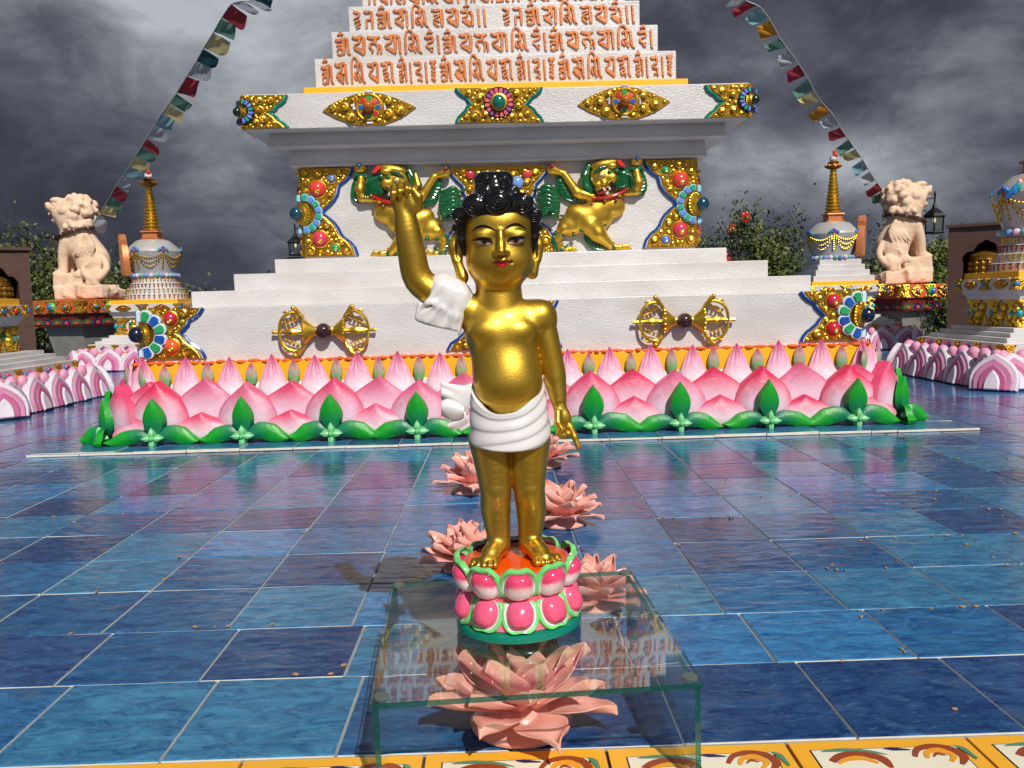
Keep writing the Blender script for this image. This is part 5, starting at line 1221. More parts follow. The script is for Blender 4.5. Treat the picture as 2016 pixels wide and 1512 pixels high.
lotus_flower((1108, 1032), .86, .1, 'pink ceramic lotus to the right of the statue shins', 4)
lotus_flower((930, 968), .92, .7, 'pink ceramic lotus to the left of the statue thighs', 5)
lotus_flower((1070, 918), .92, .3, 'farthest pink ceramic lotus, peeping out under the pointing hand', 6)

# ------------------------------------------------------------ seeds dropped along the joints
SEED = M('dry_seed', S(168, 128, 84), .7, var=.4, vscale=300)
sd = MB(); sd.ell((0, 0, .0032), (.0075, .0036, .0034), nu=10, nv=7); sme = sd.mesh('seed', SEED)
rg = random.Random(4)
SP = [(1300+x/2.318, 860+y/2.318) for x, y in ((14,370),(58,370),(233,370),(318,371),(332,370),(458,275),(297,197),(765,127),(880,180),(1040,175),(1100,175),(1180,250),(1258,250),(1312,247),(985,285),(1035,310),(1250,290),(1387,290),(1500,335),(1550,335),(912,478),(1070,465),(1240,457),(1310,455),(1272,455),(783,590),(762,605),(805,613),(845,613),(1028,603),(1080,575),(1520,555),(1583,590),(905,800),(918,828),(1015,797),(1235,788),(1350,783),(1380,783),(1440,780),(90,685),(145,580),(82,497),(1100,975),(1115,988),(828,1030),(1343,1250),(1567,215),(1537,98),(1580,98),(1590,105),(1357,103),(1285,110),(1300,120),(1460,165),(1545,162),(510,122),(595,268),(1396,496),(1620,445),(1465,322),(1560,362))] + \
     [(x/2.319, 860+y/2.319) for x, y in ((12,583),(340,395),(390,370),(425,350),(475,365),(562,357),(245,370),(818,553),(755,655),(440,712),(1040,870),(980,873),(890,875),(325,903),(1243,862),(1390,440),(1418,425),(1210,685),(1570,1050),(1350,1093),(1510,1090),(72,230))]
for u, v in SP:
    p = floor_at(u, v); o = link('seed', sme); s_ = rg.uniform(.6, 1.05)
    o.matrix_basis = Matrix.Translation((p.x, p.y, .001)) @ Matrix.Rotation(rg.uniform(0, 6.3), 4, 'Z') @ Matrix.Scale(s_, 4)
    tag(o, 'small tan seed lying loose on the blue tiles', 'seed', 'seeds scattered over the tiles')
# ============================================================ the small stupas round the court
MAUVE, MPALE, MDEEP = S(200, 132, 166), S(216, 204, 216), S(184, 92, 134)
def flame_petal(w_, h_):
    """arched petal with a pale rim, a pink field and a pale flame in it"""
    m = MB(); n = 16
    prof = [(0,.95),(.3,1),(.52,.92),(.72,.70),(.86,.42),(.95,.18),(1,.02)]
    for k, (q, d, c) in enumerate(((1, .05, MPALE), (.82, .066, MAUVE), (.58, .078, MDEEP), (.32, .094, MPALE))):
        hh = h_*(1, .86, .70, .54)[k]; P = []
        for i in range(n+1): P.append((-w_/2*q*tab(i/n, prof), -d+.02*(i/n), hh*i/n))
        for i in range(n, -1, -1): P.append((w_/2*q*tab(i/n, prof), -d+.02*(i/n), hh*i/n))
        m.prism(P, Vector((0, .05, 0)), 0, c, bev=.012)
    return m.mesh('petal', ROUGHP)
FP = flame_petal(.335, .275)
bud0 = MB(); bud0.ell((0, 0, .04), (.055, .045, .06), 0, S(222, 150, 180), 10, 8); BUD0 = bud0.mesh('bud', ROUGHP)
def scroll_plaque(m, ce, ax, w_, h_, seed, kind='bow'):
    """little gold scroll ornament on a face; ax: direction along the face"""
    rg = random.Random(seed); up = Vector((0, 0, 1)); n = ax.cross(up).normalized()
    if kind == 'bow': poly = [(-w_, -h_), (-w_*.62, -h_*.5), (-w_*.42, 0), (-w_*.62, h_*.5), (-w_, h_), (w_, h_), (w_*.62, h_*.5), (w_*.42, 0), (w_*.62, -h_*.5), (w_, -h_)]
    else: poly = [(-w_, 0), (-w_*.5, h_*.7), (0, h_), (w_*.5, h_*.7), (w_, 0), (w_*.5, -h_*.7), (0, -h_), (-w_*.5, -h_*.7)]
    T = lambda x, z, d=0: ce+ax*x+up*z+n*d
    m.prism([T(x, z, .012) for x, z in poly], -n*.016, 0, (.46, .24, .025))  # plate gold darkened to paint in the shade between beads
    for _ in range(90):
        x, z = rg.uniform(-w_, w_), rg.uniform(-h_, h_)
        if inside(x, z, poly): m.ell(T(x, z, .012), h_*rg.uniform(.10, .2), 0, GC, 6, 4)
def small_stupa(cx, cy, rz, label, tiers_kind, upper=True, seed=0, nimbus=0, kw=1.0):
    rg = random.Random(seed); X = Matrix.Translation((cx, cy, 0)) @ Matrix.Rotation(rz, 4, 'Z')
    root = tag(empty('small_stupa', (cx, cy, 0), rz), label, 'stupa', 'small stupas round the court')
    def sq(name, parts, mat, bev=.004, parent=root):
        m = MB()
        for w0, z0, w1, z1 in parts:
            q = lambda w, z: [(-w,-w,z),(w,-w,z),(w,w,z),(-w,w,z)]
            m.add(q(w0,z0)+q(w1,z1), [(0,3,2,1),(4,5,6,7),(0,1,5,4),(1,2,6,5),(2,3,7,6),(3,0,4,7)], X=X)
        return m.build(name, mat, parent, bevel=bev)
    lb = sq('lotus_base', [(.80, -.01, .72, .22)], WHITE); sq('orange_rim', [(.715, .218, .70, .236)], ORANGE, .003, lb)
    for side in range(4):
        Xs = X @ Matrix.Rotation(side*math.pi/2, 4, 'Z')
        for k in range(5):
            o = link('petal', FP, lb); o.matrix_basis = Xs @ Matrix.Translation(((k-2)*.325, -.79, 0)) @ Matrix.Rotation(R(-8), 4, 'X')
        for k in range(10):
            o = link('bud', BUD0, lb); o.matrix_basis = Xs @ Matrix.Translation(((k-4.5)*.155, -.725, .195)) @ Matrix.Scale(rg.uniform(.9, 1.1), 4)
        o = link('petal', FP, lb); o.matrix_basis = Xs @ Matrix.Translation((.80, -.80, 0)) @ Matrix.Rotation(R(45), 4, 'Z') @ Matrix.Rotation(R(-10), 4, 'X')
    sq('plinth', [(.645, .23, .645, .335)], WHITE)
    for w_, z0, z1 in ((.585, .332, .372), (.525, .37, .406), (.46, .404, .44)): sq('step', [(w_, z0, w_, z1)], WHITE)
    sq('body', [(.385*kw, .438, .385*kw, .66)], WHITE); sq('cornice', [(.41*kw, .655, .425*kw, .70)], WHITE); sq('cornice', [(.435*kw, .698, .45*kw, .735)], WHITE); sq('fascia', [(.475*kw, .733, .475*kw, .83)], WHITE)
    sq('yellow_band', [(.435*kw, .828, .435*kw, .882)], YELLOW)
    g = MB()
    class en:
        def ell(*a_): MB().ell(*a_).build('enamel_bead', EN, root)
    for side in range(4):
        if side == 2: continue                       # the back, never seen
        Xs = X @ Matrix.Rotation(side*math.pi/2, 4, 'Z'); ax = Xs.to_3x3() @ Vector((1, 0, 0)); p = lambda x, y, z: Xs @ Vector((x, y, z))
        for x in (-.24, .24): scroll_plaque(g, p(x*kw, -.477*kw, .782), ax, .10, .04, seed+int(x*100)+side, 'eye')
        for x in (0, -.45, .45): scroll_plaque(g, p(x*kw, -.477*kw, .782), ax, .085 if x == 0 else .06, .045, seed+7+side)
        for x in (0, -.31, .31): scroll_plaque(g, p(x*kw, -.387*kw, .55), ax, .10, .105, seed+9+side)
        for x in (-.17, .17):
            g.ell(p(x*kw, -.40*kw, .53), (.06, .03, .045), 0, GC, 8, 6, rot=None); g.ell(p(x*kw+.02, -.41*kw, .60), (.03, .03, .035), 0, GC, 8, 6); en.ell(p(x*kw-.03, -.40*kw, .58), (.022, .02, .04), 0, S(20, 110, 60), 8, 6)
            for d in (-.04, .03): g.tube([p(x*kw+d, -.395*kw, .52), p(x*kw+d*1.2, -.395*kw, .45)], .014, 5, 0, GC)
        for x in (-.6, -.3, .3, .6, 0): scroll_plaque(g, p(x, -.647, .282), ax, .055 if abs(x) > .5 else .045, .042, seed+13+side)
        for x in (-.45, -.15, .15, .45):
            for dx, c in ((-.022, S(36, 92, 178)), (.022, S(36, 92, 178)), (0, S(190, 40, 50))): en.ell(p(x+dx, -.65, .282+(.012 if dx == 0 else 0)), (.02, .015, .018), 0, c, 8, 6)
        for x in (-.24, .24, 0): en.ell(p(x*kw, -.492*kw, .782), .020, 0, S(190, 60, 40) if x else S(30, 120, 170), 10, 8)
        for x in (-.31, .31, 0): en.ell(p(x*kw, -.405*kw, .55), .024, 0, S(40, 150, 160), 10, 8)
    for sx, sy in ((-1, -1), (1, -1), (-1, 1), (1, 1)): en.ell(X @ Vector((sx*.48*kw, sy*.48*kw, .782)), .026, 0, S(60, 110, 180), 10, 8); en.ell(X @ Vector((sx*.39*kw, sy*.39*kw, .55)), .028, 0, S(40, 150, 160), 10, 8)
    g.build('gold_ornament', GOLDR, root)
    # tiers
    if tiers_kind == 'square':
        for k, (w_, z0, z1) in enumerate(((.40, .88, .955), (.355, .953, 1.03), (.31, 1.028, 1.10), (.275, 1.098, 1.17))): sq('tier', [(w_*kw, z0, w_*kw, z1)], WHITE)
    elif tiers_kind == 'drum':
        m = MB(); m.lathe([(.21, .88), (.205, .95), (.19, .955), (.19, 1.05), (.18, 1.055), (.18, 1.17), (0, 1.17)], 40, X=X); m.build('tier', WHITE, root)
    else:
        for k, (r, z0, z1) in enumerate(((.40, .88, .955), (.36, .953, 1.03), (.32, 1.028, 1.10), (.285, 1.098, 1.17))):
            r *= kw; m = MB(); m.lathe([(r, z0), (r, z1-.006), (r-.008, z1), (0, z1)], 40, X=X); t = m.build('tier', WHITE, root)
            q = MB(); n_ = 40
            for i in range(n_):
                a = 2*math.pi*i/n_; T = lambda x, z, d=0: X @ Vector(((r+d)*math.cos(a+x/r), (r+d)*math.sin(a+x/r), z))
                q.tube([T(-.016, z1-.014, .003), T(.016, z1-.012, .003)], .006, 4); q.tube([T(.004, z1-.014, .003), T(rg.uniform(-.006, .01), z0+.01, .003)], .0055, 4); q.tube([T(-.012, lerp(z0, z1, rg.uniform(.3, .6)), .003), T(.006, lerp(z0, z1, rg.uniform(.3, .6)), .003)], .006, 4)
            q.build('inscription', (M('brown_letters', S(150, 84, 50), .4, .3), GOLD)[k % 2] if tiers_kind == 'round' else (M('russet_letters', S(150, 60, 36), .35, .5), GOLD)[k % 2], t)
    # ring, bell, garlands, spire
    m = MB(); kb = .66 if tiers_kind == 'drum' else 1.0
    for i in range(28):
        a = 2*math.pi*i/28; m.ell(X @ Vector((.285*kb*math.cos(a), .285*kb*math.sin(a), 1.197)), (.034, .034, .03), 0, (S(120, 150, 210), S(214, 190, 210), S(110, 180, 170))[i % 3], 7, 5)
    m.build('petal_ring', ROUGHP, root)
    m = MB(); m.lathe([(.255, 1.165), (.262, 1.24), (.30, 1.36), (.345, 1.49), (.35, 1.51), (.33, 1.545), (.21, 1.655), (.16, 1.67), (0, 1.67)], 48, X=X)
    m.build('bell', M('silver_paint', S(196, 192, 190), .34, .35, bump=(40, .3, .004), var=.12), root)
    gd = MB()
    def rb(z): return tab(z, [(1.24,.262),(1.36,.30),(1.49,.345),(1.51,.35),(1.545,.33)])
    for k in range(6):
        a0 = k*math.pi/3+.2; fl = MB()
        for drop in (.07, .13, .19):
            for i in range(13):
                t = i/12; a = a0+t*math.pi/3; z = 1.50-drop*4*t*(1-t)-.01; r = rb(z)+.006; gd.ell(X @ Vector((r*math.cos(a), r*math.sin(a), z)), .0125, nu=6, nv=4)
        for i in range(8):
            z = 1.49-i*.027; r = rb(z)+.006; gd.ell(X @ Vector((r*math.cos(a0), r*math.sin(a0), z)), .012, nu=6, nv=4)
        for dx, dz, c in ((-.05, 0, S(30, 150, 150)), (.05, 0, S(30, 150, 150)), (0, .03, S(40, 90, 180)), (0, -.005, S(200, 70, 60)), (.028, .012, S(60, 120, 200)), (-.028, .012, S(60, 120, 200))):
            a = a0+dx/.34; fl.ell(X @ Vector((.348*math.cos(a), .348*math.sin(a), 1.52+dz)), .021, 0, c, 8, 6)
        fl.build('flower_boss', EN, root)
    gd.build('garland', GOLD, root)
    sq('harmika', [(.105, 1.668, .12, 1.69), (.095, 1.69, .095, 1.765), (.12, 1.765, .11, 1.785)], COPPER)
    m = MB(); pr = []
    for i in range(13):
        r = lerp(.105, .042, i/12); z = 1.785+i*.0445; pr += [(r*.78, z), (r, z+.009), (r, z+.026), (r*.78, z+.036)]
    m.lathe([(.07, 1.78)]+pr+[(.04, 2.37), (0, 2.37)], 28, X=X); m.build('spire', GOLD, root)
    m = MB(); m.lathe([(.05, 2.365), (.09, 2.385), (.105, 2.395), (.10, 2.42), (.06, 2.435), (.075, 2.455), (.05, 2.47), (0, 2.47)], 20, X=X)
    for i in range(10):
        a = i/10*2*math.pi; m.ell(X @ Vector((.098*math.cos(a), .098*math.sin(a), 2.41)), .02, nu=6, nv=4)
    m.build('parasol', M('dull_gold', S(150, 100, 40), .45, .6), root)
    m = MB(); m.lathe([(.03, 2.465), (.05, 2.49), (.045, 2.53), (.02, 2.55), (0, 2.55)], 16, 0, S(216, 212, 214), X); m.lathe([(.025, 2.51), (.034, 2.545), (.02, 2.58), (.006, 2.61), (0, 2.62)], 14, 0, S(196, 50, 30), X @ Matrix.Translation((.01, -.02, 0)))
    m.ell(X @ Vector((0, 0, 2.60)), (.014, .014, .035), 0, S(226, 150, 50), 8, 6); m.build('finial', GLOSS, root)
    if nimbus:
        Xn = X @ Matrix.Rotation(nimbus, 4, 'Z'); m = MB()
        P = [(-.13, 1.20), (-.17, 1.32), (-.15, 1.5), (-.09, 1.6), (-.1, 1.66), (0, 1.74), (.1, 1.66), (.09, 1.6), (.15, 1.5), (.17, 1.32), (.13, 1.20)]
        m.prism([Xn @ Vector((x, -.39-(.05*(z-1.2)), z)) for x, z in P], Xn.to_3x3() @ Vector((0, .09, 0)), 0, (1,1,1), bev=.02); m.build('nimbus', COPPER, root)
    return root
small_stupa(-4.55, 11.5, 0, 'small silver stupa with round lettered tiers and gold spire beside the left stone lion', 'round', seed=3, nimbus=R(-62))
small_stupa(4.50, 11.5, 0, 'small silver stupa with plain square tiers and gold spire beside the right stone lion', 'square', seed=5, nimbus=R(62))
small_stupa(-4.40, 6.98, 0, 'small stupa cut by the left edge of the photo, in front of a brown housing', 'drum', seed=8, kw=.80)
small_stupa(4.44, 7.01, 0, 'small stupa cut by the right edge, with russet lettered tiers and a blue bird', 'russet', seed=11, kw=.9)
# the little bird on the shoulder of the right hand stupa
bq = at(2000, 372, 6.75); m = MB()
m.ell((0, 0, 0), (.035, .03, .055), 0, S(40, 130, 190), 10, 8, rot=roty(35)); m.ell((.03, 0, .055), (.02, .02, .024), 0, S(226, 190, 190), 8, 6); m.ell((.045, 0, .07), (.012, .012, .016), 0, S(206, 70, 60), 8, 6); m.tube([(-.03, 0, -.02), (-.06, 0, -.05), (-.08, 0, -.075)], [.022, .02, .008], 6, 0, S(30, 90, 160)); m.ell((.01, -.02, .01), (.02, .02, .03), 0, S(40, 160, 130), 8, 6)
bird = m.build('bird_figure', GLOSS); bird.location = bq; tag(bird, 'tiny painted blue and green bird figure perched on the right stupa shoulder', 'bird figure')

# ============================================================ stone lions on painted pedestals
STONE = M('peach_sandstone', S(226, 194, 166), .8, bump=(26, .8, .012), var=.2, vscale=6)
SX = 12.6/FPX
def stone_lion():
    """right hand lion, facing the right edge of the photo; local units are photo pixels, feet of the rock at 0"""
    s = SDF(2.0); q = lambda x, y, d=0: (x, -d, -y)
    s.ell(q(-14,-70,0), (32,28,36), 10).ell(q(0,-98,0), (29,26,32), 12, roty(20)).ell(q(18,-108,0), (25,24,28), 10)
    s.ell(q(-16,-66,18), (25,13,29), 5).ell(q(-16,-66,-18), (25,13,29), 5).ell(q(-8,-98,20), (16,8,20), 6)
    for d in (15, -15): s.limb([q(24,-108,d), q(34,-82,d), q(37,-52,d)], [14, 10, 8], 5).ell(q(43,-50,d), (12,9,7), 4); s.chain([q(-20,-42,d+4), q(4,-44,d+7)], [11, 9], 4).ell(q(10,-42,d+7), (11,8,6), 3)
    for d in (11, 19): s.cap(q(47,-50,d), q(54,-48,d), 4, 3.5, 1)
    s.chain([q(10,-128,0), q(14,-146,0)], [29, 31], 10).ell(q(8,-166,0), (32,28,29), 8).ell(q(24,-166,3), (26,22,23), 8)
    # broad muzzle, open jaw, brow, eye hollow, ear
    s.ell(q(46,-174,2), (17,16,10), 5).ell(q(42,-149,2), (14,13,7), 5).ell(q(34,-162,8), (16,15,16), 6).chain([q(58,-159,10), q(38,-157,10)], [5, 6], 2, 's').chain([q(58,-159,-8), q(38,-157,-8)], [5, 6], 2, 's').ell(q(59,-181,2), (6,9,5), 3).ell(q(38,-187,13), (12,7,6), 4).ell(q(41,-179,19), (5,3,4), 1.5, None, 's').ell(q(41,-179,17), (3.4,3,3), 1)
    for x in (44, 50, 56): s.cap(q(x,-164,9), q(x,-160,9), 2.2, 1.4, 1)
    rg = random.Random(4)
    for k in range(64):                       # rows of mane curls round the face and down the neck
        a = rg.uniform(0, 6.28); t = rg.uniform(-1, .55); n = math.sqrt(max(0, 1-t*t)); d_ = n*math.sin(a); y_ = n*math.cos(a)
        x = 6+34*t; y = -164-30*y_; s.ell(q(x, y, 29*d_), (rg.uniform(6, 9), 6.5, rg.uniform(6, 9)), 1.5)
    for k in range(26):
        a = rg.uniform(-1.7, 1.7); s.ell(q(2-24*math.cos(a)+rg.uniform(0, 14), -136+rg.uniform(-8, 8), 30*math.sin(a)), rg.uniform(5, 7.5), 1.5)
    for k in range(5): s.limb([q(-18+k*3,-118+k*4,26-k), q(-30+k*6,-96,28), q(-26+k*9,-78,30)], [4, 4.5, 2], 2)
    s.limb([q(-40,-76,16), q(-50,-54,24), q(-36,-36,29), q(-16,-38,30), q(-8,-54,29), q(-18,-64,28)], [6, 6.5, 7, 6.5, 5.5, 4], 3)
    s.limb([q(-34,-46,27), q(-28,-26,29), q(-36,-8,24)], [9, 8, 4], 3).limb([q(-24,-44,28), q(-16,-26,29), q(-22,-12,26)], [7, 7, 3], 3)
    return s
def rock():
    s = SDF(2.6); q = lambda x, y, d=0: (x, -d, -y); rg = random.Random(12)
    s.box(q(2,-10,0), (48,34,13), 5, rotz(4), 2)
    for k in range(16):
        x = rg.uniform(-40, 44); d = rg.uniform(-24, 26); t = 20+24*sm(-20, 30, x)
        s.box(q(x, -t*.5, d), (rg.uniform(9, 17), rg.uniform(8, 14), t*.5*rg.uniform(.8, 1.08)), 3, rotz(rg.uniform(-50, 50)) @ rotx(rg.uniform(-18, 18)) @ roty(rg.uniform(-18, 18)), 2)
    s.box(q(26, -32, 2), (28, 26, 17), 4, rotx(5) @ roty(-8), 2).ell(q(40, -40, 6), (13, 18, 9), 5).box(q(-40, -9, -2), (15, 26, 9), 4, roty(-14) @ rotz(20), 2)
    return s
def lion_statue(px, sx, label):
    base = at(px[0], px[1], 12.6); root = tag(empty('stone_lion', base), label, 'lion statue')
    X = Matrix.Translation(base) @ Matrix.Rotation(R(-1.5), 4, 'Y') @ Matrix.Diagonal((sx*SX, SX, SX, 1))
    stone_lion().mb(X).build('body', STONE, root, sharp=0); rock().mb(X).build('rock_base', STONE, root, sharp=22)
    m = MB(); q = lambda x, y, d=0: X @ Vector((x, -d, -y)); BR = M('brown_leather', S(84, 56, 46), .5, var=.2)
    m.tube([q(12+37*math.cos(a), -124+9*math.cos(a), 33*math.sin(a)) for a in [i*math.pi/12 for i in range(25)]], 5.2*SX, 8, flat=.6); col_ = m.build('collar', BR, root)
    m = MB()
    for i in range(10):
        a = i/10*2*math.pi; m.ell(q(12+41*math.cos(a), -124+9*math.cos(a), 37*math.sin(a)), 2.5*SX, nu=7, nv=5)
    m.build('stud', M('steel_stud', S(200, 196, 190), .25, .9), col_); return root
lion_statue((1770, 556), 1, 'peach stone lion seated on a rock, facing right, beside the black lantern')
lion_statue((176, 586), -1, 'peach stone lion seated on a rock, facing left, with flags behind its neck')
CONC = M('grey_concrete', S(132, 128, 118), .85, bump=(14, .5, .008), var=.22, vscale=4)
ORB = M('orange_slab_paint', S(196, 92, 52), .5, bump=(30, .3, .004), var=.14, vscale=6)
def pedestal(px, sx, label):
    c = at(px[0], px[1], 12.6); root = tag(empty('lion_pedestal', (c.x, c.y, 0)), label, 'pedestal', 'painted pedestals under the stone lions'); zt = c.z
    X = Matrix.Translation((c.x, c.y, 0)) @ Matrix.Rotation(R(22*sx), 4, 'Z')
    def bx(name, w_, z0, z1, mat, w1=None, d=1.0):
        m = MB(); w1 = w1 or w_; Q = lambda w, z: [(-w,-w*d,z),(w,-w*d,z),(w,w*d,z),(-w,w*d,z)]
        m.add(Q(w_, z0)+Q(w1, z1), [(0,3,2,1),(4,5,6,7),(0,1,5,4),(1,2,6,5),(2,3,7,6),(3,0,4,7)], X=X); return m.build(name, mat, root, bevel=.008)
    slab = bx('slab', .50, zt-.20, zt-.004, ORB); fr_ = bx('painted_frieze', .45, zt-.38, zt-.20, M('maroon_paint', S(110, 34, 24), .5, var=.2), .47)
    bx('post', .26, -.05, zt-.37, CONC, .36)
    g = MB(); en = MB()
    for side in range(4):
        Xs = X @ Matrix.Rotation(side*math.pi/2, 4, 'Z'); ax = Xs.to_3x3() @ Vector((1, 0, 0)); p = lambda x, y, z: Xs @ Vector((x, y, z))
        for x, k, w_ in ((0, 'bow', .13), (-.26, 'eye', .1), (.26, 'eye', .1), (-.46, 'bow', .07), (.46, 'bow', .07)): scroll_plaque(g, p(x, -.502, zt-.10), ax, w_, .085, 5+side, k)
        for x, r_ in ((0, .045), (-.26, .032), (.26, .032)): 
            en.ell(p(x, -.51, zt-.10), (r_*1.5, r_*1.5, r_*1.5), 0, S(90, 180, 90) if x == 0 else S(160, 60, 40), 10, 8); en.ell(p(x, -.55 if x == 0 else -.53, zt-.10), r_, 0, S(50, 120, 180) if x == 0 else S(50, 150, 140), 10, 8)
        for k in range(5):
            x = (k-2)*.18
            for q_, c in ((.085, (S(60, 110, 60), S(40, 60, 140))[k % 2]), (.062, S(26, 36, 80) if k % 2 else S(30, 90, 50)), (.036, S(196, 80, 60))):
                en.prism([p(x+q_*math.cos(t*math.pi/10), -.458-.012*(.1-q_)*10, zt-.345+q_*1.35*math.sin(t*math.pi/10)) for t in range(11)], Xs.to_3x3() @ Vector((0, .02, 0)), 0, c)
    g.build('gold_ornament', GOLDR, slab); en.build('painted_petal', EN, fr_); return root
pedestal((162, 590), -1, 'orange slab with gold ornaments on a grey post under the left stone lion')
pedestal((1775, 560), 1, 'orange slab with gold ornaments on a grey post under the right stone lion')

# ============================================================ prayer wheel housings, lanterns
BRN = M('brown_timber', S(84, 58, 48), .6, bump=(20, .4, .004), var=.2, vscale=6, stretch=(1, 1, 4)); DRK = M('dark_recess', S(36, 24, 20), .8, var=.2)
def housing(x, y, rz, ztop, w_, label):
    root = tag(empty('prayer_wheel_housing', (x, y, 0), rz), label, 'prayer wheel'); X = Matrix.Translation((x, y, 0)) @ Matrix.Rotation(rz, 4, 'Z')
    m = MB(); z0, zo = .80, ztop-.22; ho = w_*.64
    m.box((-w_, -.18, -.05), (w_, .25, z0), X=X); m.box((-w_, -.18, z0), (-ho, .25, ztop-.002), X=X); m.box((ho, -.18, z0), (w_, .25, ztop-.002), X=X); m.box((-ho, .19, z0), (ho, .25, ztop-.003), X=X)
    pts = [(-ho, ztop), (-ho, zo-.12), (-ho*.8, zo-.06), (-ho*.55, zo-.05), (-ho*.35, zo+.02), (0, zo+.07), (ho*.35, zo+.02), (ho*.55, zo-.05), (ho*.8, zo-.06), (ho, zo-.12), (ho, ztop)]
    m.prism([X @ Vector((a, -.176, b)) for a, b in pts], X.to_3x3() @ Vector((0, .07, 0))); m.box((-w_-.03, -.21, ztop-.001), (w_+.03, .28, ztop+.03), X=X); m.build('frame', BRN, root)
    b = MB(); b.box((-ho+.002, .15, z0+.002), (ho-.002, .186, zo+.05), X=X); b.build('back_board', DRK, root)
    wz = z0+.03; wh = zo-.03-wz; Xw = X @ Matrix.Translation((0, 0, wz)); r = ho*.82
    wl = MB(); wl.lathe([(r*.9, 0), (r, .02), (r*.96, .05), (r*.92, .06), (r*.92, wh*.62), (r, wh*.65), (r*.96, wh*.72), (r, wh*.80), (r*.9, wh*.84), (r*.5, wh*.95), (r*.3, wh), (0, wh+.02)], 36, X=Xw)
    for i in range(18):
        a = i/18*2*math.pi
        for zz in (.2, .38, .54): wl.ell(Xw @ Vector((r*.93*math.cos(a), r*.93*math.sin(a), wh*zz)), (.028, .028, .03), nu=6, nv=5)
    wl.build('wheel', M('embossed_brass', S(176, 128, 50), .38, .8, bump=(40, .8, .01), var=.3), root); return root
p_ = at(-12, 560, 9.2); housing(p_.x, p_.y, R(38), at(57, 492, 9.2).z, .32, 'brown prayer wheel housing with arched opening at the left edge')
p_ = at(1946, 520, 9.6); housing(p_.x, p_.y, R(-38), at(1930, 446, 9.6).z, .38, 'brown prayer wheel housing in shade behind the right edge stupa')
IRON = M('black_iron', S(26, 27, 30), .45, .5)
def lantern(px, sc_, Y, sx, label):
    b = at(px[0], px[1], Y); root = tag(empty('lantern', b), label, 'lantern', 'black iron lanterns'); u = sc_*Y/FPX; X = Matrix.Translation(b) @ Matrix.Scale(u, 4)
    m = MB(); m.lathe([(34, 0), (36, 3), (34, 6), (0, 6)], 6, X=X)
    for k in range(6):
        a = k*math.pi/3; m.tube([X @ Vector((31*math.cos(a), 31*math.sin(a), 5)), X @ Vector((33*math.cos(a), 33*math.sin(a), 58))], 1.9*u, 6)
    m.lathe([(36, 56), (40, 60), (39, 63), (26, 76), (12, 86), (9, 92), (7, 100), (4, 104), (3.5, 132), (5, 136), (1, 148), (0, 148)], 6, X=X); m.build('frame', IRON, root)
    q = MB(); q.tube([X @ Vector((0, 0, 124)), X @ Vector((-sx*22, 0, 122)), X @ Vector((-sx*44, 0, 110)), X @ Vector((-sx*56, 0, 90))], 3*u, 7); q.tube([X @ Vector((-sx*56, 0, 140)), X @ Vector((-sx*56, 0, -60)), X @ Vector((-sx*56, 0, (-b.z-.06)/u))], [4*u, 5*u, 6*u], 8); q.build('post', IRON, root)
    g = MB(); g.lathe([(29, 6), (31, 57)], 6, X=X); g.build('glass_pane', glass('lamp_glass', (.75, .78, .76), .05), root)
    e = MB(); e.ell(X @ Vector((0, 0, 46)), (5*u, 5*u, 9*u), 0, (1,1,1), 10, 8); bm2 = bpy.data.materials.get('lamp_bulb') or bpy.data.materials.new('lamp_bulb'); bm2.use_nodes = True; bs = bm2.node_tree.nodes['Principled BSDF']; bs.inputs['Emission Color'].default_value = (1, .85, .4, 1); bs.inputs['Emission Strength'].default_value = 1.2; bs.inputs['Base Color'].default_value = (.8, .7, .4, 1); e.build('bulb', bm2, root)
    return root
lantern((1839, 460), .56, 13.2, 1, 'black iron lantern with a lit bulb behind the right stone lion')
lantern((583, 503), .42, 15.0, -1, 'black iron lantern peeping out beside the left corner of the large stupa')
m = MB(); p_ = at(575, 506, 15.2); m.box((p_.x-.18, p_.y, -.05), (p_.x+.55, p_.y+.4, p_.z)); tag(m.build('brown_wall', BRN, bevel=.01), 'low brown wall under the far left lantern', 'wall')

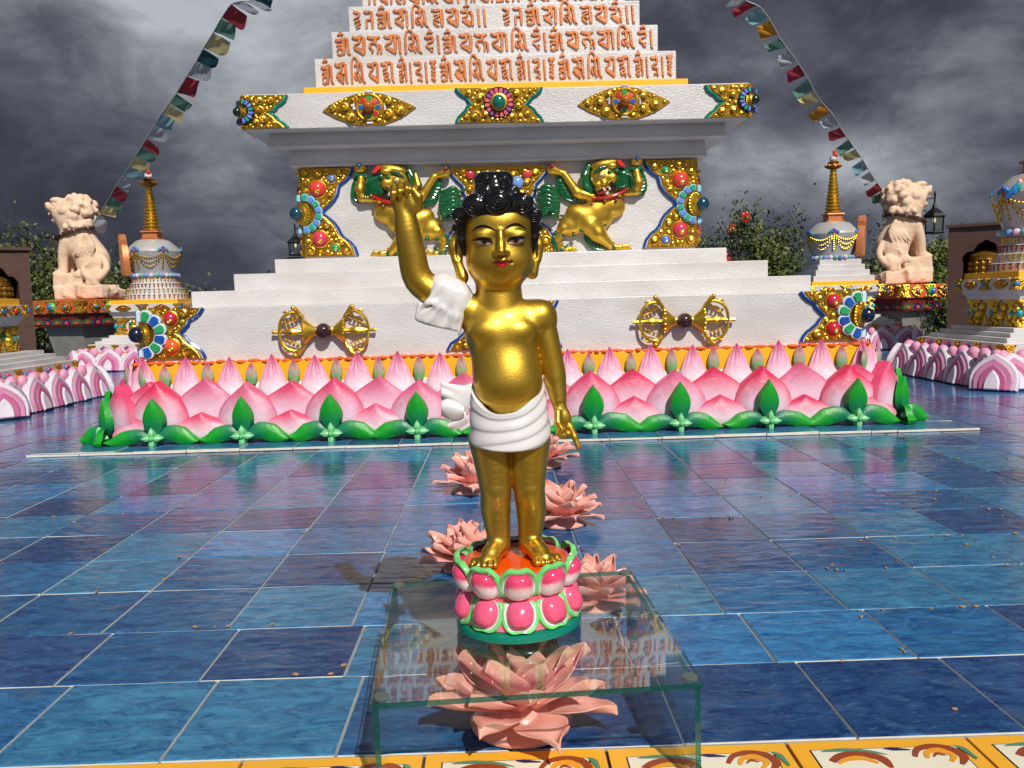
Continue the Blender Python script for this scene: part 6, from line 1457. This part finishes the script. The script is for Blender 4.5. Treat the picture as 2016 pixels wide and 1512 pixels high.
# ============================================================ prayer flags
FL = M('thin_flag_cloth', None, .8, var=.12, vscale=30)
nt_ = FL.node_tree; bs = nt_.nodes['Principled BSDF']; tl_ = nt_.nodes.new('ShaderNodeBsdfTranslucent'); src = bs.inputs['Base Color'].links[0].from_socket; nt_.links.new(src, tl_.inputs[0])
mxs = nt_.nodes.new('ShaderNodeMixShader'); mxs.inputs[0].default_value = .4; nt_.links.new(bs.outputs[0], mxs.inputs[1]); nt_.links.new(tl_.outputs[0], mxs.inputs[2]); nt_.links.new(mxs.outputs[0], nt_.nodes['Material Output'].inputs[0])
FC = dict(r=S(172, 58, 70), g=S(104, 152, 136), y=S(220, 206, 150), b=S(138, 182, 190), w=S(190, 196, 204), d=S(40, 84, 96), o=S(214, 150, 40))
def flag_string(P, Ya, Yb_, cols, side, fl, label, seed, wf=.96):
    rg = random.Random(seed); n = len(P); Q = [at(u, v, lerp(Ya, Yb_, i/(n-1))) for i, (u, v) in enumerate(P)]
    root = tag(empty('prayer_flag_string', Q[-1]), label, 'prayer flags', 'strings of prayer flags'); m = MB(); m.tube(spline(Q, 3), .006, 5); m.build('cord', M('cord', S(190, 196, 190), .8), root)
    for i, ch in enumerate(cols):
        if i >= n-1: break
        a, b = Q[i], Q[i+1]; e = (b-a)*wf; ln = fl*rg.uniform(.82, 1.12); fold = rg.uniform(-.25, .3); ph = rg.uniform(0, 6)
        d = (Vector((side*1.0, .15, -.55+rg.uniform(-.25, .25)))).normalized()
        def fn(u, v, a=a, e=e, d=d, ln=ln, fold=fold, ph=ph):
            p = a+e*(u*(1-.12*v)+.06*v)+d*(ln*v); nrm = Vector((0, -1, 0)); w_ = .05*v*math.sin(5*v+3*u+ph)+fold*ln*max(0, v-.55)*(1-u)
            return p+nrm*w_+Vector((0, 0, -.03*math.sin(math.pi*u)*v))
        f = MB(); f.grid(fn, 8, 8, c=FC[ch]); f.build('flag', FL, root, recalc=False, sharp=0)
Pl = [(510,-20),(497,0),(478,2),(456,8),(436,36),(420,64),(400,96),(386,122),(368,150),(347,184),(333,204),(319,223),(304,248),(288,273),(279,288),(266,308),(254,328),(242,347),(229,366),(217,386),(206,404),(195,422),(176,449)]
flag_string(Pl, 8.2, 12.6, 'dwwrgydwrgybwrgybwrgyw', 1, .18, 'left string of faded prayer flags, running up from the left lion', 3)
Pr = [(1440,-42),(1458,-14),(1470,2),(1495,13),(1516,40),(1536,76),(1552,98),(1573,127),(1590,155),(1604,180),(1620,204),(1640,226),(1654,251),(1670,274),(1684,294),(1698,314),(1712,338),(1727,360),(1740,378),(1753,398)]
flag_string(Pr, 8.6, 12.9, 'bwrbogwrgyowrgybwrg', -1, .20, 'right string of prayer flags blown leftwards, running up from the right lion', 8, .76)

# ============================================================ shrubs and trees behind the court
LEAFM = M('leaf_green', None, .55, var=.25, vscale=3)
def shrub(cx, cy, wx, wy, h, nclump, nleaf, seed, label, name='shrub', flowers=0, sparse=0.0, z0=0.0, tint=(1,1,1), fcol=S(196, 30, 40), leaf=.085):
    rg = random.Random(seed); root = tag(empty(name, (cx, cy, z0-.06)), label, 'shrub' if name == 'shrub' else 'tree', 'planting behind the court')
    br = MB(); lf_ = MB(); fw = MB(); tips = []
    for k in range(nclump):
        a, q = rg.uniform(0, 6.28), math.sqrt(rg.random()); x, y = q*wx*math.cos(a), q*wy*math.sin(a); z = h*(1-.45*q*q)*rg.uniform(.35, 1.0)
        base = Vector((cx+x*.25, cy+y*.25, z0-.06)); tip = Vector((cx+x, cy+y, z0+z)); mid = base.lerp(tip, .55)+Vector((rg.uniform(-.15, .15), rg.uniform(-.1, .1), .1))
        br.tube(spline([base, mid, tip], 3), [.03, .027, .024, .02, .015, .011, .006], 5); tips.append((tip, q, z))
        for t in range(3):
            e = mid.lerp(tip, rg.uniform(.3, 1))+Vector((rg.gauss(0, .2), rg.gauss(0, .15), rg.uniform(0, .32))); br.tube([mid.lerp(tip, .5), e], [.009, .004], 4); tips.append((e, q, z))
    for tip, q, z in tips:
        n_ = int(1.8*nleaf*(rg.uniform(.4, 1.3) if rg.random() > sparse else .15)); sh = rg.uniform(.55, 1.25)
        for _ in range(n_):
            p = tip+Vector((rg.gauss(0, .15), rg.gauss(0, .14), rg.gauss(-.04, .15))); n1 = Vector((rg.gauss(0, 1), rg.gauss(0, 1)-.3, rg.gauss(0, 1)+.5)).normalized(); t1 = n1.orthogonal().normalized(); t1.rotate(Matrix.Rotation(rg.uniform(0, 6.28), 3, n1)); b1 = n1.cross(t1); s_ = leaf*rg.uniform(.6, 1.25)
            c = mix(S(50, 70, 34), S(112, 122, 56), rg.random()*sh*.8); c = mix(c, S(150, 140, 50), .8 if rg.random() < .03 else 0); c = tuple(c[i]*tint[i] for i in range(3))
            lf_.add([p-t1*s_*.5, p+b1*s_*.24+n1*s_*.06, p+t1*s_*.55, p-b1*s_*.24+n1*s_*.06], [(0, 1, 2, 3)], 0, c)
    br.build('branch', M('bark', S(72, 60, 50), .85, var=.3), root); lf_.build('foliage', LEAFM, root, recalc=False, sharp=0)
    for k in range(flowers):
        tip = rg.choice(tips)[0]+Vector((rg.uniform(-.1, .1), -.12, rg.uniform(-.05, .12))); m = MB()
        for i in range(5):
            a = i*1.257; m.ell(tip+Vector((.055*math.cos(a), -.02, .055*math.sin(a))), (.048, .02, .048), 0, fcol, 7, 5)
        m.ell(tip+Vector((0, -.05, 0)), .018, 0, S(226, 190, 60), 6, 5); m.build('flower', PAINT, root)
    return root
def spot(u, Y): return at(u, 600, Y).x
shrub(spot(60, 14.5), 14.5, 1.35, .7, 2.5, 52, 34, 1, 'tall loose hibiscus shrub left of the left stone lion', flowers=1, sparse=.25)
shrub(spot(-90, 14.0), 14.0, .9, .7, 1.9, 26, 40, 12, 'dense dark shrub cut by the left edge of the photo', flowers=0)
shrub(spot(225, 15), 15.0, .8, .5, 1.95, 20, 12, 2, 'bare twiggy hibiscus between the left lion and the left spire', flowers=3, sparse=.7)
shrub(spot(130, 14.8), 14.8, 1.0, .6, 1.55, 30, 60, 3, 'low dark green bush behind the left lion pedestal')
shrub(spot(1450, 14.5), 14.5, 1.05, .6, 1.95, 40, 44, 4, 'green hibiscus bush beside the right corner of the large stupa', flowers=3, sparse=.12)
shrub(spot(1545, 15), 15.0, .7, .5, 2.15, 22, 26, 5, 'taller thin bush left of the right spire', flowers=2, sparse=.4)
shrub(spot(1865, 15.5), 15.5, .95, .6, 1.75, 34, 54, 6, 'yellowish green bush under the right lantern', tint=(1.25, 1.2, .9))
shrub(spot(1765, 15.2), 15.2, .5, .4, 2.55, 8, 14, 7, 'thin leafy sprig rising behind the right stone lion', sparse=.3)
shrub(spot(1700, 14.8), 14.8, .8, .5, 1.25, 22, 50, 9, 'low bush between the right spire and the right lion')
shrub(spot(1880, 12.5), 12.5, .5, .4, .85, 18, 40, 10, 'low dark plant with magenta flowers beside the right pedestal post', flowers=5, fcol=S(150, 30, 110))
shrub(spot(330, 15.2), 15.2, 1.0, .5, .95, 24, 46, 13, 'low dark hedge behind the left spire')
shrub(spot(530, 15.5), 15.5, .5, .4, 1.25, 9, 30, 14, 'small bush by the far left lantern wall')
